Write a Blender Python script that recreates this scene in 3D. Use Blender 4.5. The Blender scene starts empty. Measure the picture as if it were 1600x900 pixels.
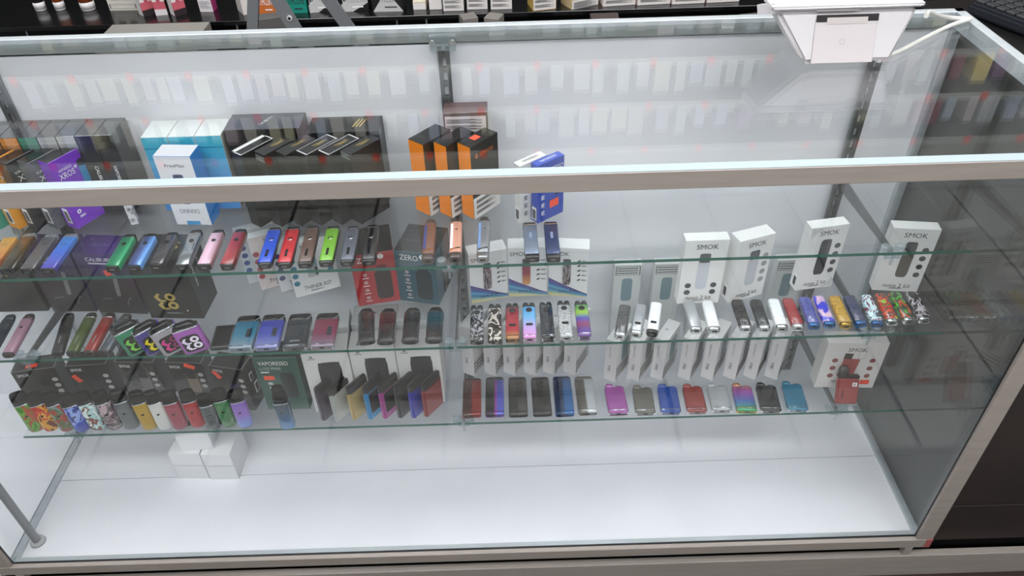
import bpy, bmesh, math, random
from mathutils import Matrix, Vector
random.seed(7)
PI = math.pi
scene = bpy.context.scene
COL = scene.collection

# ------------------------------------------------------------------ camera
CAM = Vector((0.1019, -0.7969, 1.326)); PITCH, YAW, ROLL, FPX = .6933, .0017, -.0292, 1199.14
_f = Vector((math.sin(YAW)*math.cos(PITCH), math.cos(YAW)*math.cos(PITCH), -math.sin(PITCH)))
_r0 = Vector((math.cos(YAW), -math.sin(YAW), 0)); _u0 = _r0.cross(_f)
_r = math.cos(ROLL)*_r0 + math.sin(ROLL)*_u0; _u = -math.sin(ROLL)*_r0 + math.cos(ROLL)*_u0
cam_data = bpy.data.cameras.new('camera'); cam = bpy.data.objects.new('camera', cam_data); COL.objects.link(cam)
cam_data.sensor_width = 36; cam_data.lens = FPX/1600*36; cam_data.clip_start = .02
cam.matrix_world = Matrix(((_r.x, _u.x, -_f.x, CAM.x), (_r.y, _u.y, -_f.y, CAM.y), (_r.z, _u.z, -_f.z, CAM.z), (0, 0, 0, 1)))
scene.camera = cam
def at(u, v, z):                      # pixel of the photograph -> point on the level plane z
    d = _f + _r*((u-800)/FPX) - _u*((v-450)/FPX)
    return CAM + d*((z-CAM.z)/d.z)
def aty(u, v, y):                     # pixel -> point on the upright plane y
    d = _f + _r*((u-800)/FPX) - _u*((v-450)/FPX)
    return CAM + d*((y-CAM.y)/d.y)
def row(p):
    d = Vector(p)-CAM; return 450-FPX*d.dot(_u)/d.dot(_f)
def z_at(x, y, v):                    # height on the upright line x, y that shows in picture row v
    lo, hi = -.3, 1.25
    for _ in range(50):
        m = (lo+hi)/2
        if row((x, y, m)) > v: lo = m
        else: hi = m
    return m

# ------------------------------------------------------------------ world, exposure
world = bpy.data.worlds.new('world'); scene.world = world; world.use_nodes = True
world.node_tree.nodes['Background'].inputs[0].default_value = (.90, .95, 1, 1)
world.node_tree.nodes['Background'].inputs[1].default_value = .42
vs = scene.view_settings
vs.view_transform = 'Standard'; vs.look = 'None'; vs.gamma = 1; vs.exposure = 0.0; vs.use_curve_mapping = False
scene.cycles.transparent_max_bounces = 40
PANEL_POWER = 10.0

# ------------------------------------------------------------------ materials
def lin(h):
    h = h.lstrip('#'); out = []
    for i in (0, 2, 4):
        c = int(h[i:i+2], 16)/255
        out.append(c/12.92 if c <= .04045 else ((c+.055)/1.055)**2.4)
    return (*out, 1)
_mats = {}
def M(h, rough=.45, metal=0, coat=0, emit=0):
    k = (h, rough, metal, coat, emit)
    if k in _mats: return _mats[k]
    m = bpy.data.materials.new('paint_'+h.strip('#')); m.use_nodes = True
    b = m.node_tree.nodes['Principled BSDF']
    b.inputs['Base Color'].default_value = lin(h); b.inputs['Roughness'].default_value = rough
    b.inputs['Metallic'].default_value = metal; b.inputs['Coat Weight'].default_value = coat
    b.inputs['Coat Roughness'].default_value = .08
    if emit:
        b.inputs['Emission Color'].default_value = lin(h); b.inputs['Emission Strength'].default_value = emit
    _mats[k] = m; return m
def nodes(name):
    m = bpy.data.materials.new(name); m.use_nodes = True
    nt = m.node_tree; return m, nt, nt.nodes['Principled BSDF']
def glass(name, tint, f0=.045, haze=None):
    m, nt, b = nodes(name); N, L = nt.nodes, nt.links
    N.remove(b); out = [n for n in N if n.type == 'OUTPUT_MATERIAL'][0]
    g = N.new('ShaderNodeNewGeometry')
    dot = N.new('ShaderNodeVectorMath'); dot.operation = 'DOT_PRODUCT'
    L.new(g.outputs['Incoming'], dot.inputs[0]); L.new(g.outputs['Normal'], dot.inputs[1])
    def mth(op, a, bb=None):
        n = N.new('ShaderNodeMath'); n.operation = op
        for i, x in enumerate((a, bb)):
            if x is None: continue
            if isinstance(x, (int, float)): n.inputs[i].default_value = x
            else: L.new(x, n.inputs[i])
        return n.outputs[0]
    a = mth('ABSOLUTE', dot.outputs['Value']); a = mth('SUBTRACT', 1.0, a); a = mth('POWER', a, 5.0)
    a = mth('MULTIPLY', a, 1-f0); a = mth('ADD', a, f0)          # Schlick's Fresnel curve
    tr = N.new('ShaderNodeBsdfTransparent'); tr.inputs[0].default_value = lin(tint)
    gl = N.new('ShaderNodeBsdfGlossy'); gl.inputs['Roughness'].default_value = .0
    mx = N.new('ShaderNodeMixShader'); L.new(a, mx.inputs[0]); L.new(tr.outputs[0], mx.inputs[1]); L.new(gl.outputs[0], mx.inputs[2])
    res = mx.outputs[0]
    if haze:
        df = N.new('ShaderNodeBsdfDiffuse'); df.inputs[0].default_value = lin(haze[0])
        m2 = N.new('ShaderNodeMixShader'); m2.inputs[0].default_value = haze[1]
        L.new(res, m2.inputs[1]); L.new(df.outputs[0], m2.inputs[2]); res = m2.outputs[0]
    L.new(res, out.inputs[0]); return m
def ramp_of(nt, stops, const=True):
    r = nt.nodes.new('ShaderNodeValToRGB'); r.color_ramp.interpolation = 'CONSTANT' if const else 'LINEAR'
    e = r.color_ramp.elements
    while len(e) < len(stops): e.new(.5)
    for i, (p, c) in enumerate(stops): e[i].position = p; e[i].color = lin(c)
    return r
def camo(cols, scale=70, rough=.25, stretch=(1, .6, 1)):         # printed splash pattern
    k = ('camo', tuple(cols), scale)
    if k in _mats: return _mats[k]
    m, nt, b = nodes('splash_print'); N, L = nt.nodes, nt.links
    tc = N.new('ShaderNodeTexCoord'); mp = N.new('ShaderNodeMapping'); mp.inputs['Scale'].default_value = stretch
    mp.inputs['Location'].default_value = (random.random(), random.random(), 0)
    n = N.new('ShaderNodeTexNoise'); n.inputs['Scale'].default_value = scale; n.inputs['Detail'].default_value = 2.5; n.inputs['Distortion'].default_value = 1.2
    L.new(tc.outputs['Object'], mp.inputs[0]); L.new(mp.outputs[0], n.inputs['Vector'])
    k2 = len(cols); st = [(0 if i == 0 else .33+.34*i/k2, c) for i, c in enumerate(cols)]
    r = ramp_of(nt, st); L.new(n.outputs['Fac'], r.inputs[0]); L.new(r.outputs[0], b.inputs['Base Color'])
    b.inputs['Roughness'].default_value = rough; b.inputs['Coat Weight'].default_value = .6
    _mats[k] = m; return m
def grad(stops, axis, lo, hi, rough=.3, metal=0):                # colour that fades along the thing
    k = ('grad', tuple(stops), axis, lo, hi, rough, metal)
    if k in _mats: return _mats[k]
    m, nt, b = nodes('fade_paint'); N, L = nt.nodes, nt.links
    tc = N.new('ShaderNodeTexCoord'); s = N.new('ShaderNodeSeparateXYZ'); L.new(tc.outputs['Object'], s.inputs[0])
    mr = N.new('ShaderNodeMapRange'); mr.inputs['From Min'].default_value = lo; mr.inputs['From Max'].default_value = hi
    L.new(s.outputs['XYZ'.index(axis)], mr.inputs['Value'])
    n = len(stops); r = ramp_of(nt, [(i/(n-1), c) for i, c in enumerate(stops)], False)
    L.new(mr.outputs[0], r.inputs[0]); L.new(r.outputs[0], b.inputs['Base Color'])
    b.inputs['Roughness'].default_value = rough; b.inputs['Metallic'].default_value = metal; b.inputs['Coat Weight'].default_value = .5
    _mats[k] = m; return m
def weave(c1, c2, scale=260, rough=.25):                         # fine scale / carbon print
    k = ('weave', c1, c2, scale)
    if k in _mats: return _mats[k]
    m, nt, b = nodes('scale_print'); N, L = nt.nodes, nt.links
    tc = N.new('ShaderNodeTexCoord'); mp = N.new('ShaderNodeMapping'); mp.inputs['Rotation'].default_value = (0, 0, .78)
    n = N.new('ShaderNodeTexVoronoi'); n.inputs['Scale'].default_value = scale
    L.new(tc.outputs['Object'], mp.inputs[0]); L.new(mp.outputs[0], n.inputs['Vector'])
    r = ramp_of(nt, [(0, c1), (.65, c2)], False); L.new(n.outputs['Distance'], r.inputs[0]); L.new(r.outputs[0], b.inputs['Base Color'])
    b.inputs['Roughness'].default_value = rough; b.inputs['Coat Weight'].default_value = .7
    _mats[k] = m; return m
def noisy(name, c1, c2, scale, rough, stretch=(1, 1, 1), metal=0, coat=0):
    m, nt, b = nodes(name); N, L = nt.nodes, nt.links
    tc = N.new('ShaderNodeTexCoord'); mp = N.new('ShaderNodeMapping'); mp.inputs['Scale'].default_value = stretch
    n = N.new('ShaderNodeTexNoise'); n.inputs['Scale'].default_value = scale; n.inputs['Detail'].default_value = 5
    L.new(tc.outputs['Object'], mp.inputs[0]); L.new(mp.outputs[0], n.inputs['Vector'])
    r = ramp_of(nt, [(.35, c1), (.65, c2)], False); L.new(n.outputs['Fac'], r.inputs[0]); L.new(r.outputs[0], b.inputs['Base Color'])
    b.inputs['Roughness'].default_value = rough; b.inputs['Metallic'].default_value = metal; b.inputs['Coat Weight'].default_value = coat
    return m
PANE = glass('clear_pane', '#fdfefe', .05)
SHELFG = glass('shelf_pane', '#fcfdfd', .03)
EDGE = M('#1d5a4c', .45)
SMOKE = glass('smoked_plastic', '#5a5a60', .06, ('#202024', .35))
CLEARP = glass('clear_plastic', '#e6ecee', .06, ('#e8eef0', .12))
WRAP = glass('clear_wrap', '#f2f4f6', .07)
ALU = noisy('anodised_aluminium', '#968d85', '#9d948c', 30, .38, (.3, 3, 3), .25)
ALUL = noisy('brushed_aluminium', '#c3cace', '#cdd4d7', 30, .35, (.3, 3, 3), .35)
STEEL = M('#77797a', .35, .75); CHROME = M('#dfe3e6', .08, 1); BLACK = M('#0e0e10', .35, 0, .3); DARK = M('#1b1b1e', .4)
WHITE = M('#eceef0', .35, 0, .2); CARD = M('#e4e3e3', .55); INK = M('#2a2a2c', .6); GREYINK = M('#8a8d90', .6)
ORANGE_TAG = M('#ff5a3c', .5); GOLD = M('#c4ab5e', .4, .1); WHITEINK = M('#f2f2f2', .6)
LAMIN = noisy('white_laminate', '#e9eaee', '#efeff3', 6, .35, (1, 1, 1), 0, .1)
ESPRESSO = noisy('espresso_laminate', '#1a1110', '#241816', 18, .5, (.4, 6, 1), 0, 0)

# ------------------------------------------------------------------ mesh helpers
def mesh_of(bm, name):
    me = bpy.data.meshes.new(name); bm.normal_update(); bm.to_mesh(me); bm.free(); return me
def add_box(bm, lo, hi, mi=0):
    x0, y0, z0 = lo; x1, y1, z1 = hi
    v = [bm.verts.new(p) for p in ((x0, y0, z0), (x1, y0, z0), (x1, y1, z0), (x0, y1, z0), (x0, y0, z1), (x1, y0, z1), (x1, y1, z1), (x0, y1, z1))]
    fs = []
    for q in ((0, 3, 2, 1), (4, 5, 6, 7), (0, 1, 5, 4), (1, 2, 6, 5), (2, 3, 7, 6), (3, 0, 4, 7)):   # bottom top front right back left
        f = bm.faces.new([v[i] for i in q]); f.material_index = mi; fs.append(f)
    return fs
def bar(bm, a, b, w, h, up=(0, 0, 1)):
    a, b = Vector(a), Vector(b); d = (b-a).normalized(); s = d.cross(Vector(up)).normalized(); t = s.cross(d)
    q = [(-w, -h), (w, -h), (w, h), (-w, h)]
    A = [bm.verts.new(a+s*x/2+t*y/2) for x, y in q]; B = [bm.verts.new(b+s*x/2+t*y/2) for x, y in q]
    bm.faces.new(A); bm.faces.new(B[::-1])
    for i in range(4): bm.faces.new((A[i], B[i], B[(i+1) % 4], A[(i+1) % 4]))
def obj(name, me, mats, parent=None):
    if isinstance(me, bmesh.types.BMesh):
        bmesh.ops.recalc_face_normals(me, faces=me.faces[:]); me = mesh_of(me, name)
    o = bpy.data.objects.new(name, me)
    if mats is not None:
        mats = mats if isinstance(mats, (list, tuple)) else [mats]
        if len(me.materials) == 0:
            for m in mats: me.materials.append(m)
        else:
            for i, m in enumerate(mats[:len(me.materials)]):
                if me.materials[i] != m: o.material_slots[i].link = 'OBJECT'; o.material_slots[i].material = m
    COL.objects.link(o)
    if parent: o.parent = parent
    return o
def tag(o, label=None, cat=None, group=None, kind=None):
    for k, v in (('label', label), ('category', cat), ('group', group), ('kind', kind)):
        if v: o[k] = v
    return o
def empty(name, loc=(0, 0, 0), rz=0.0, rx=0.0):
    o = bpy.data.objects.new(name, None); o.empty_display_size = .02; o.location = loc; o.rotation_euler = (rx, 0, rz); COL.objects.link(o); return o
def boxobj(name, lo, hi, mat, parent=None, bev=0):
    bm = bmesh.new(); add_box(bm, lo, hi)
    if bev: bmesh.ops.bevel(bm, geom=bm.edges[:], offset=bev, segments=1, affect='EDGES')
    return obj(name, bm, mat, parent)
def struct(name, lo, hi, mat):
    return tag(boxobj(name, lo, hi, mat), kind='structure')
def loft(secs, n=20, p=4.0):
    """rings (y, half width, half thickness, centre z[, centre x]) of superellipse outline, closed at both ends"""
    bm = bmesh.new(); rings = []
    for s in secs:
        y, hx, hz, cz = s[:4]; cx = s[4] if len(s) > 4 else 0; ring = []
        for i in range(n):
            a = 2*PI*(i+.5)/n; c, d = math.cos(a), math.sin(a)
            ring.append(bm.verts.new((cx+hx*math.copysign(abs(c)**(2/p), c), y, cz+hz*math.copysign(abs(d)**(2/p), d))))
        rings.append(ring)
    for A, B in zip(rings, rings[1:]):
        for i in range(n):
            f = bm.faces.new((A[i], A[(i+1) % n], B[(i+1) % n], B[i])); f.smooth = True
    bm.faces.new(rings[0][::-1]); bm.faces.new(rings[-1])
    return bm
def cyl(bm, c, r, h, n=20, axis='z', r2=None):
    r2 = r if r2 is None else r2
    A, B = [], []
    for i in range(n):
        a = 2*PI*i/n; x, y = math.cos(a), math.sin(a)
        if axis == 'z': A.append(bm.verts.new((c[0]+r*x, c[1]+r*y, c[2]))); B.append(bm.verts.new((c[0]+r2*x, c[1]+r2*y, c[2]+h)))
        else: A.append(bm.verts.new((c[0]+r*x, c[1], c[2]+r*y))); B.append(bm.verts.new((c[0]+r2*x, c[1]+h, c[2]+r2*y)))
    bm.faces.new(A); bm.faces.new(B[::-1])
    for i in range(n):
        f = bm.faces.new((A[i], B[i], B[(i+1) % n], A[(i+1) % n])); f.smooth = True
def tube(pts, r, n=10):
    bm = bmesh.new(); rings = []; pts = [Vector(p) for p in pts]
    for i, p in enumerate(pts):
        d = (pts[min(i+1, len(pts)-1)]-pts[max(i-1, 0)]).normalized(); s = d.cross(Vector((0, 0, 1)))
        s = s.normalized() if s.length > 1e-4 else Vector((1, 0, 0)); t = s.cross(d)
        rings.append([bm.verts.new(p+s*(r*math.cos(2*PI*k/n))+t*(r*math.sin(2*PI*k/n))) for k in range(n)])
    for A, B in zip(rings, rings[1:]):
        for k in range(n):
            f = bm.faces.new((A[k], A[(k+1) % n], B[(k+1) % n], B[k])); f.smooth = True
    bm.faces.new(rings[0]); bm.faces.new(rings[-1]); return bm
def smooth_path(pts, k=8):
    pts = [Vector(p) for p in pts]; out = []
    for i in range(len(pts)-1):
        p0, p1, p2, p3 = pts[max(i-1, 0)], pts[i], pts[i+1], pts[min(i+2, len(pts)-1)]
        for j in range(k):
            t = j/k; out.append(.5*((2*p1)+(p2-p0)*t+(2*p0-5*p1+4*p2-p3)*t*t+(3*p1-p0-3*p2+p3)*t**3))
    return out+[pts[-1]]
# flat prints and stickers: thin unit meshes placed on a face
TH = .0003
_unit = {}
def unit(kind):
    if kind in _unit: return _unit[kind]
    bm = bmesh.new()
    def poly(pts):
        v = [bm.verts.new((x, y, TH)) for x, y in pts]; bm.faces.new(v)
    if kind == 'rect': add_box(bm, (-.5, -.5, 0), (.5, .5, TH))
    elif kind == 'disc': cyl(bm, (0, 0, 0), .5, TH, 20)
    elif kind == 'round':
        v = []
        for cx, cy, a0 in ((.25, .36, 0), (-.25, .36, 90), (-.25, -.36, 180), (.25, -.36, 270)):
            for k in range(5):
                a = math.radians(a0+k*22.5); v.append((cx+.25*math.cos(a), cy+.14*math.sin(a)))
        poly(v)
    elif kind == 'lines':
        for i in range(5): add_box(bm, (-.5, -.5+i*.22, 0), (.5-.18*((i*7) % 3), -.5+i*.22+.09, TH))
    elif kind == 'barcode':
        x = -.5
        for i in range(14):
            w = (.02, .045, .03, .06)[(i*5) % 4]; add_box(bm, (x, -.5, 0), (min(x+w, .5), .5, TH)); x += w+.028
    elif kind == 'frame':
        for a, b in (((-.5, -.5), (.5, -.47)), ((-.5, .47), (.5, .5)), ((-.5, -.47), (-.47, .47)), ((.47, -.47), (.5, .47))):
            add_box(bm, (*a, 0), (*b, TH))
    elif kind == 'ring':
        n = 20
        o_ = [bm.verts.new((.5*math.cos(2*PI*i/n), .5*math.sin(2*PI*i/n), TH)) for i in range(n)]
        i_ = [bm.verts.new((.22*math.cos(2*PI*i/n), .22*math.sin(2*PI*i/n), TH)) for i in range(n)]
        for i in range(n): bm.faces.new((o_[i], o_[(i+1) % n], i_[(i+1) % n], i_[i]))
    elif kind == 'angle':
        poly(((-.5, .05), (-.15, .5), (.15, .5), (-.1, .05), (.1, -.3), (.5, -.3), (.5, -.5), (-.15, -.5)))
    elif kind == 'wave':
        top = [(-.5+i/12, -.32+.82*(1-i/12)**1.9+.16*math.sin(i/12*3.1)) for i in range(13)]
        poly(top[::-1]+[(-.5, -.5), (.5, -.5)])
    elif kind == 'swoosh':
        a = [(-.5+i/10, .5*math.sin((i/10)*1.5)) for i in range(11)]; b = [(x, y-.12-.3*abs(x)) for x, y in a]
        poly(a[::-1]+b)
    elif kind == 'tri': poly(((-.5, -.5), (.5, -.5), (0, .5)))
    elif kind == 'diamond': poly(((-.5, -.15), (.2, .5), (.5, .5), (.5, -.1), (-.1, -.5), (-.5, -.5)))
    me = mesh_of(bm, 'print_'+kind); me.materials.append(INK); _unit[kind] = me; return me
_text = {}
def text(s):
    if s in _text: return _text[s]
    cu = bpy.data.curves.new('text', 'FONT'); cu.body = s; cu.resolution_u = 2
    o = bpy.data.objects.new('text', cu); COL.objects.link(o)
    bpy.context.view_layer.update(); dg = bpy.context.evaluated_depsgraph_get()
    me = bpy.data.meshes.new_from_object(o.evaluated_get(dg)); bpy.data.objects.remove(o)
    xs = [v.co.x for v in me.vertices]; ys = [v.co.y for v in me.vertices]
    x0, x1, y0, y1 = min(xs), max(xs), min(ys), max(ys)
    for v in me.vertices: v.co = ((v.co.x-x0)/(x1-x0)-.5, (v.co.y-y0)/(y1-y0)-.5, TH)
    me.name = 'lettering'; me.materials.clear(); me.materials.append(INK); _text[s] = me; return me
def decal(parent, fr, pos, size, me, mat, name, rot=0, lift=0.0):
    o_, u_, v_ = fr; n_ = u_.cross(v_)
    c, s = math.cos(rot), math.sin(rot); a = u_*c+v_*s; b = v_*c-u_*s
    p = o_+u_*pos[0]+v_*pos[1]+n_*(.0002+lift)
    o = obj(name, me, mat, parent)
    o.matrix_basis = Matrix(((a.x*size[0], b.x*size[1], n_.x, p.x), (a.y*size[0], b.y*size[1], n_.y, p.y), (a.z*size[0], b.z*size[1], n_.z, p.z), (0, 0, 0, 1)))
    return o
X, Y, Z = Vector((1, 0, 0)), Vector((0, 1, 0)), Vector((0, 0, 1))

# ------------------------------------------------------------------ room
FLOOR = -.18
struct('floor', (-2.6, -3.2, FLOOR-.06), (3.0, 1.7, FLOOR-.004), M('#1c1a18', .9))
fl = bpy.data.objects['floor']
tile_m = noisy('stone_tile', '#97938c', '#a5a19a', 9, .4)
bm = bmesh.new(); add_box(bm, (0, 0, -.004), (.278, .294, 0)); tile_me = mesh_of(bm, 'floor_tile'); tile_me.materials.append(tile_m)
for i in range(-11, 5):
    for j in range(0, 9):   # rows of tiles from the mat outwards
        x0 = 1.375+.29*i+.006; y0 = -.575-.306*(j-1)-.300
        o = obj('tile', tile_me, None, fl); o.location = (x0, y0, FLOOR)
    
struct('trim_4', (-2.6, -.36, FLOOR+.0002), (3.0, -.016, FLOOR+.006), M('#2a2320', .8))
struct('wall_back', (-2.6, 1.52, FLOOR), (3.0, 1.6, 2.62), M('#8c8b7d', .7))
struct('ceiling', (-2.6, -3.2, 2.62), (3.0, 1.6, 2.68), M('#e8e8e4', .8))
for i, (x, y) in enumerate(((-1.3, -.75), (.1, -.75), (1.5, -.75), (-1.3, -2.1), (.1, -2.1), (1.5, -2.1), (-.6, .75), (.9, .75))):
    t = tag(empty('ceiling_light', (x, y, 2.60)), 'flush white ceiling light panel above the counter', 'light', 'ceiling light panels')
    bm = bmesh.new()
    for a, b in (((-.62, -.32, 0), (.62, -.30, .02)), ((-.62, .30, 0), (.62, .32, .02)), ((-.62, -.3, 0), (-.6, .3, .02)), ((.6, -.3, 0), (.62, .3, .02))): add_box(bm, a, b)
    obj('frame', bm, WHITE, t)
    boxobj('diffuser', (-.6, -.3, .004), (.6, .3, .014), M('#fbfcff', .5, 0, 0, PANEL_POWER), t)

# ------------------------------------------------------------------ display case
H, D = .8465, .463
XO, XI = .8745, .86
case = tag(empty('display_case', (0, 0, FLOOR)), 'long glass display case with silver aluminium frame and white inside', 'display case')
def cb(name, lo, hi, mat, bev=0, parent=None):
    return boxobj(name, (lo[0], lo[1], lo[2]-FLOOR), (hi[0], hi[1], hi[2]-FLOOR), mat, parent or case, bev)
cb('deck_board', (-XI, .028, -.012), (XI, .2075, 0), LAMIN)
cb('deck_board', (-XI, .2095, -.012), (XI, D+.0132, 0), LAMIN)
cb('front_rail', (-XO, -.012, .0075), (XO, -.003, .0336), ALU, .0015)
cb('front_ledge', (-XO, -.003, -.002), (XO, .028, .004), ALUL, .001)
cb('glass_gasket', (-XO+.03, -.003, .004), (XO-.03, .0005, .033), BLACK)
for s in (-1, 1):
    x0, x1 = sorted((s*XI, s*XO)); cb('end_ledge', (x0, .028, -.012), (x1, D, .004), ALUL, .001)
    x0, x1 = sorted((s*(XO-.0304), s*XO)); cb('corner_post', (x0, -.012, .0336), (x1, -.003, H-.0258), ALU, .0015)
    x0, x1 = sorted((s*(XO-.016), s*XO)); cb('rear_post', (x0, D-.004, 0), (x1, .4805, H-.0258), ALUL, .001)
    x0, x1 = sorted((s*(XO-.009), s*(XO-.003))); cb('end_glass', (x0, .004, .004), (x1, D-.004, H-.02), PANE)
    x0, x1 = sorted((s*(XO-.016), s*XO)); cb('top_end_rail', (x0, .004, H-.0258), (x1, .4805, H), ALUL, .001)
    x0, x1 = sorted((s*(XO-.0318), s*(XO-.0304))); cb('post_gasket', (x0, -.0045, .034), (x1, -.002, H-.026), BLACK)
cb('top_front_rail', (-XO, -.012, H-.0258), (XO, .0045, H), ALU, .0012)
cb('top_strip', (-XO, -.0112, H-.0005), (XO, .0042, H+.0008), M('#aab7bd', .45, .1))  # lighter strip over the front rail's top face
cb('top_rear_rail', (-XO, .4655, H-.0258), (XO, .4805, H), ALUL, .001)
cb('rear_rail_inner_face', (-XO+.016, .4642, H-.0258), (XO-.016, .4655, H-.008), M('#8f9593', .4))  # darker sheet over the rear rail's inner face
cb('front_glass', (-XO+.03, -.001, .03), (XO-.03, .005, H-.022), PANE)
cb('top_glass', (-XO+.016, .0045, H-.007), (XO-.016, .4655, H-.001), PANE)
cb('back_door', (-XI-.004, D, 0), (.008, D+.006, H-.03), LAMIN)
cb('back_door', (-.002, D+.007, 0), (XI+.004, D+.013, H-.03), LAMIN)
red = M('#8e4a48', .5)
cb('corner_plug', (XO-.012, -.0125, .0078), (XO+.001, -.0035, .0333), red, .001)
cb('kick_panel', (-XO, .03, FLOOR), (XO, .045, -.012), M('#191513', .5))
for x in (-.84, .838): cb('base_post', (x-.007, -.012, -.018), (x+.007, 0, .0075), ALU)
base = boxobj('trim_1', (-1.7, -.014, -.086), (2.6, .0, -.0175), ALU, None, .001); base['kind'] = 'structure'
boxobj('trim_2', (-1.7, -.010, FLOOR-.004), (2.6, .002, -.087), M('#4b3833', .6))['kind'] = 'structure'
boxobj('trim_3', (-1.7, .046, FLOOR-.004), (-.88, .06, -.0175), M('#191513', .5))['kind'] = 'structure'
# slotted standards on the back
def standard(x, y):
    bm = bmesh.new(); z0, z1 = .012-FLOOR, H-.032-FLOOR
    add_box(bm, (x-.010, y-.009, z0), (x-.0036, y-.001, z1)); add_box(bm, (x+.0036, y-.009, z0), (x+.010, y-.001, z1))
    z = z0
    while z < z1-.01:
        add_box(bm, (x-.0036, y-.009, z), (x+.0036, y-.002, z+.009)); z += .0262
    return obj('slotted_standard', bm, STEEL, case)
for x in (-.77, 0.0, .742): standard(x, D)
# top joint with two screws at the middle standard
bm = bmesh.new(); add_box(bm, (-.022, D-.016, H-.034-FLOOR), (.022, D-.001, H-.010-FLOOR)); jb = obj('top_joint', bm, CLEARP, case)
for s in (-1, 1):
    bm = bmesh.new(); cyl(bm, (s*.017, D-.020, H-.019-FLOOR), .005, .005, 12, 'y'); obj('screw', bm, CHROME, jb)

# glass shelves, brackets and clips
ZS = [0, .5467, .3784, .1594]; YS = [0, .2035, .186, .197]; XS = .866; ST = .006
def slab(lo, hi):
    bm = bmesh.new(); fs = add_box(bm, lo, hi, 1)
    
    for k in (0, 1, 3, 4, 5): fs[k].material_index = 0
    return bm
sn = {1: 'top', 2: 'middle', 3: 'bottom'}
for i in (1, 2, 3):
    for nm, a, b in (('left', -XS, -.003), ('right', .003, XS)):
        o = obj('glass_shelf', slab((a, YS[i], ZS[i]-ST), (b, .448, ZS[i]-.0002)), [SHELFG, EDGE])
        tag(o, f'clear glass shelf pane with green edge, {sn[i]} level, {nm} half of the case', 'shelf', 'glass shelves')
for i in (1, 2, 3):
    for nm, x in (('left', -.77), ('middle', 0.0), ('right', .742)):
        t = tag(empty('shelf_bracket', (x, D-.0095, ZS[i]-ST)), f'grey metal bracket holding the {sn[i]} glass shelf at its {nm} support', 'bracket', 'shelf brackets')
        bm = bmesh.new(); L_ = D-.0095-YS[i]-.014
        pr = [(0, -.001), (-L_, -.001), (-L_, -.010), (-.02, -.026), (0, -.028)]
        A = [bm.verts.new((-.0018, y, z)) for y, z in pr]; B = [bm.verts.new((.0018, y, z)) for y, z in pr]
        bm.faces.new(A); bm.faces.new(B[::-1])
        for k in range(5): bm.faces.new((A[k], A[(k+1) % 5], B[(k+1) % 5], B[k]))
        obj('arm', bm, STEEL, t)
        bm = bmesh.new(); add_box(bm, (-.021, -L_-.012, -.003), (.021, -L_+.010, -.0008)); add_box(bm, (-.012, -L_-.006, -.014), (.012, -L_-.002, -.003)); add_box(bm, (-.002, -L_-.009, -.026), (.002, -L_-.005, -.003))
        obj('clip', bm, CLEARP, t)
        for s in (-1, 1):
            bm = bmesh.new(); cyl(bm, (s*.0125, -L_+.002, ST), .009, .003, 16, 'z', .006); obj('suction_pad', bm, CLEARP, t)
# pole at the left front corner
t = tag(empty('support_pole', (-.8415, .063, .0)), 'grey tubular pole with round flange at left front of deck', 'pole')
bm = bmesh.new(); cyl(bm, (0, 0, .004), .0075, H-.014, 20); obj('tube', bm, M('#b2b2b2', .4), t)
bm = bmesh.new(); cyl(bm, (0, 0, 0), .0145, .007, 24, 'z', .0125); obj('flange', bm, M('#bcbcbc', .4), t)
# neighbouring case beyond the left end
t = tag(empty('neighbour_case', (-1.3, 0, FLOOR)), 'second white-lined display case beyond the left end glass', 'display case')
boxobj('deck_board', (-.4, .0, .168), (.42, .463, .18), LAMIN, t); boxobj('back_door', (-.4, .463, .18), (.42, .469, .99), LAMIN, t)
boxobj('rail', (-.4, -.012, .1875), (.42, -.003, .2136), ALU, t); boxobj('top_rail', (-.4, -.012, 1.0007), (.42, .0045, 1.0265), ALU, t); boxobj('front_glass', (-.4, -.001, .21), (.42, .004, 1.004), PANE, t)
boxobj('kick_panel', (-.4, .03, 0), (.42, .045, .166), M('#191513', .5), t)
# dark counter beyond the right end
t = tag(empty('dark_counter', (.885, 0, FLOOR)), 'dark espresso laminate counter to the right of the glass case', 'counter')
boxobj('front_panel', (0.0, .004, .185), (1.4, .022, .2945), ESPRESSO, t, .001)
boxobj('front_panel', (0.0, .004, .2965), (1.4, .022, .95), ESPRESSO, t, .001)
boxobj('panel_joint', (0.0, .006, .2944), (1.4, .012, .2966), M('#5a4c47', .5), t)
boxobj('plinth', (0.0, .03, 0), (1.4, .045, .185), M('#0b0a0a', .7), t)
boxobj('side_panel', (0.0, .022, .02), (.016, .62, .95), M('#4a4843', .5), t)
boxobj('worktop', (0.0, -.002, .95), (1.4, .66, .975), M('#0d0c0d', .35), t)

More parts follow.
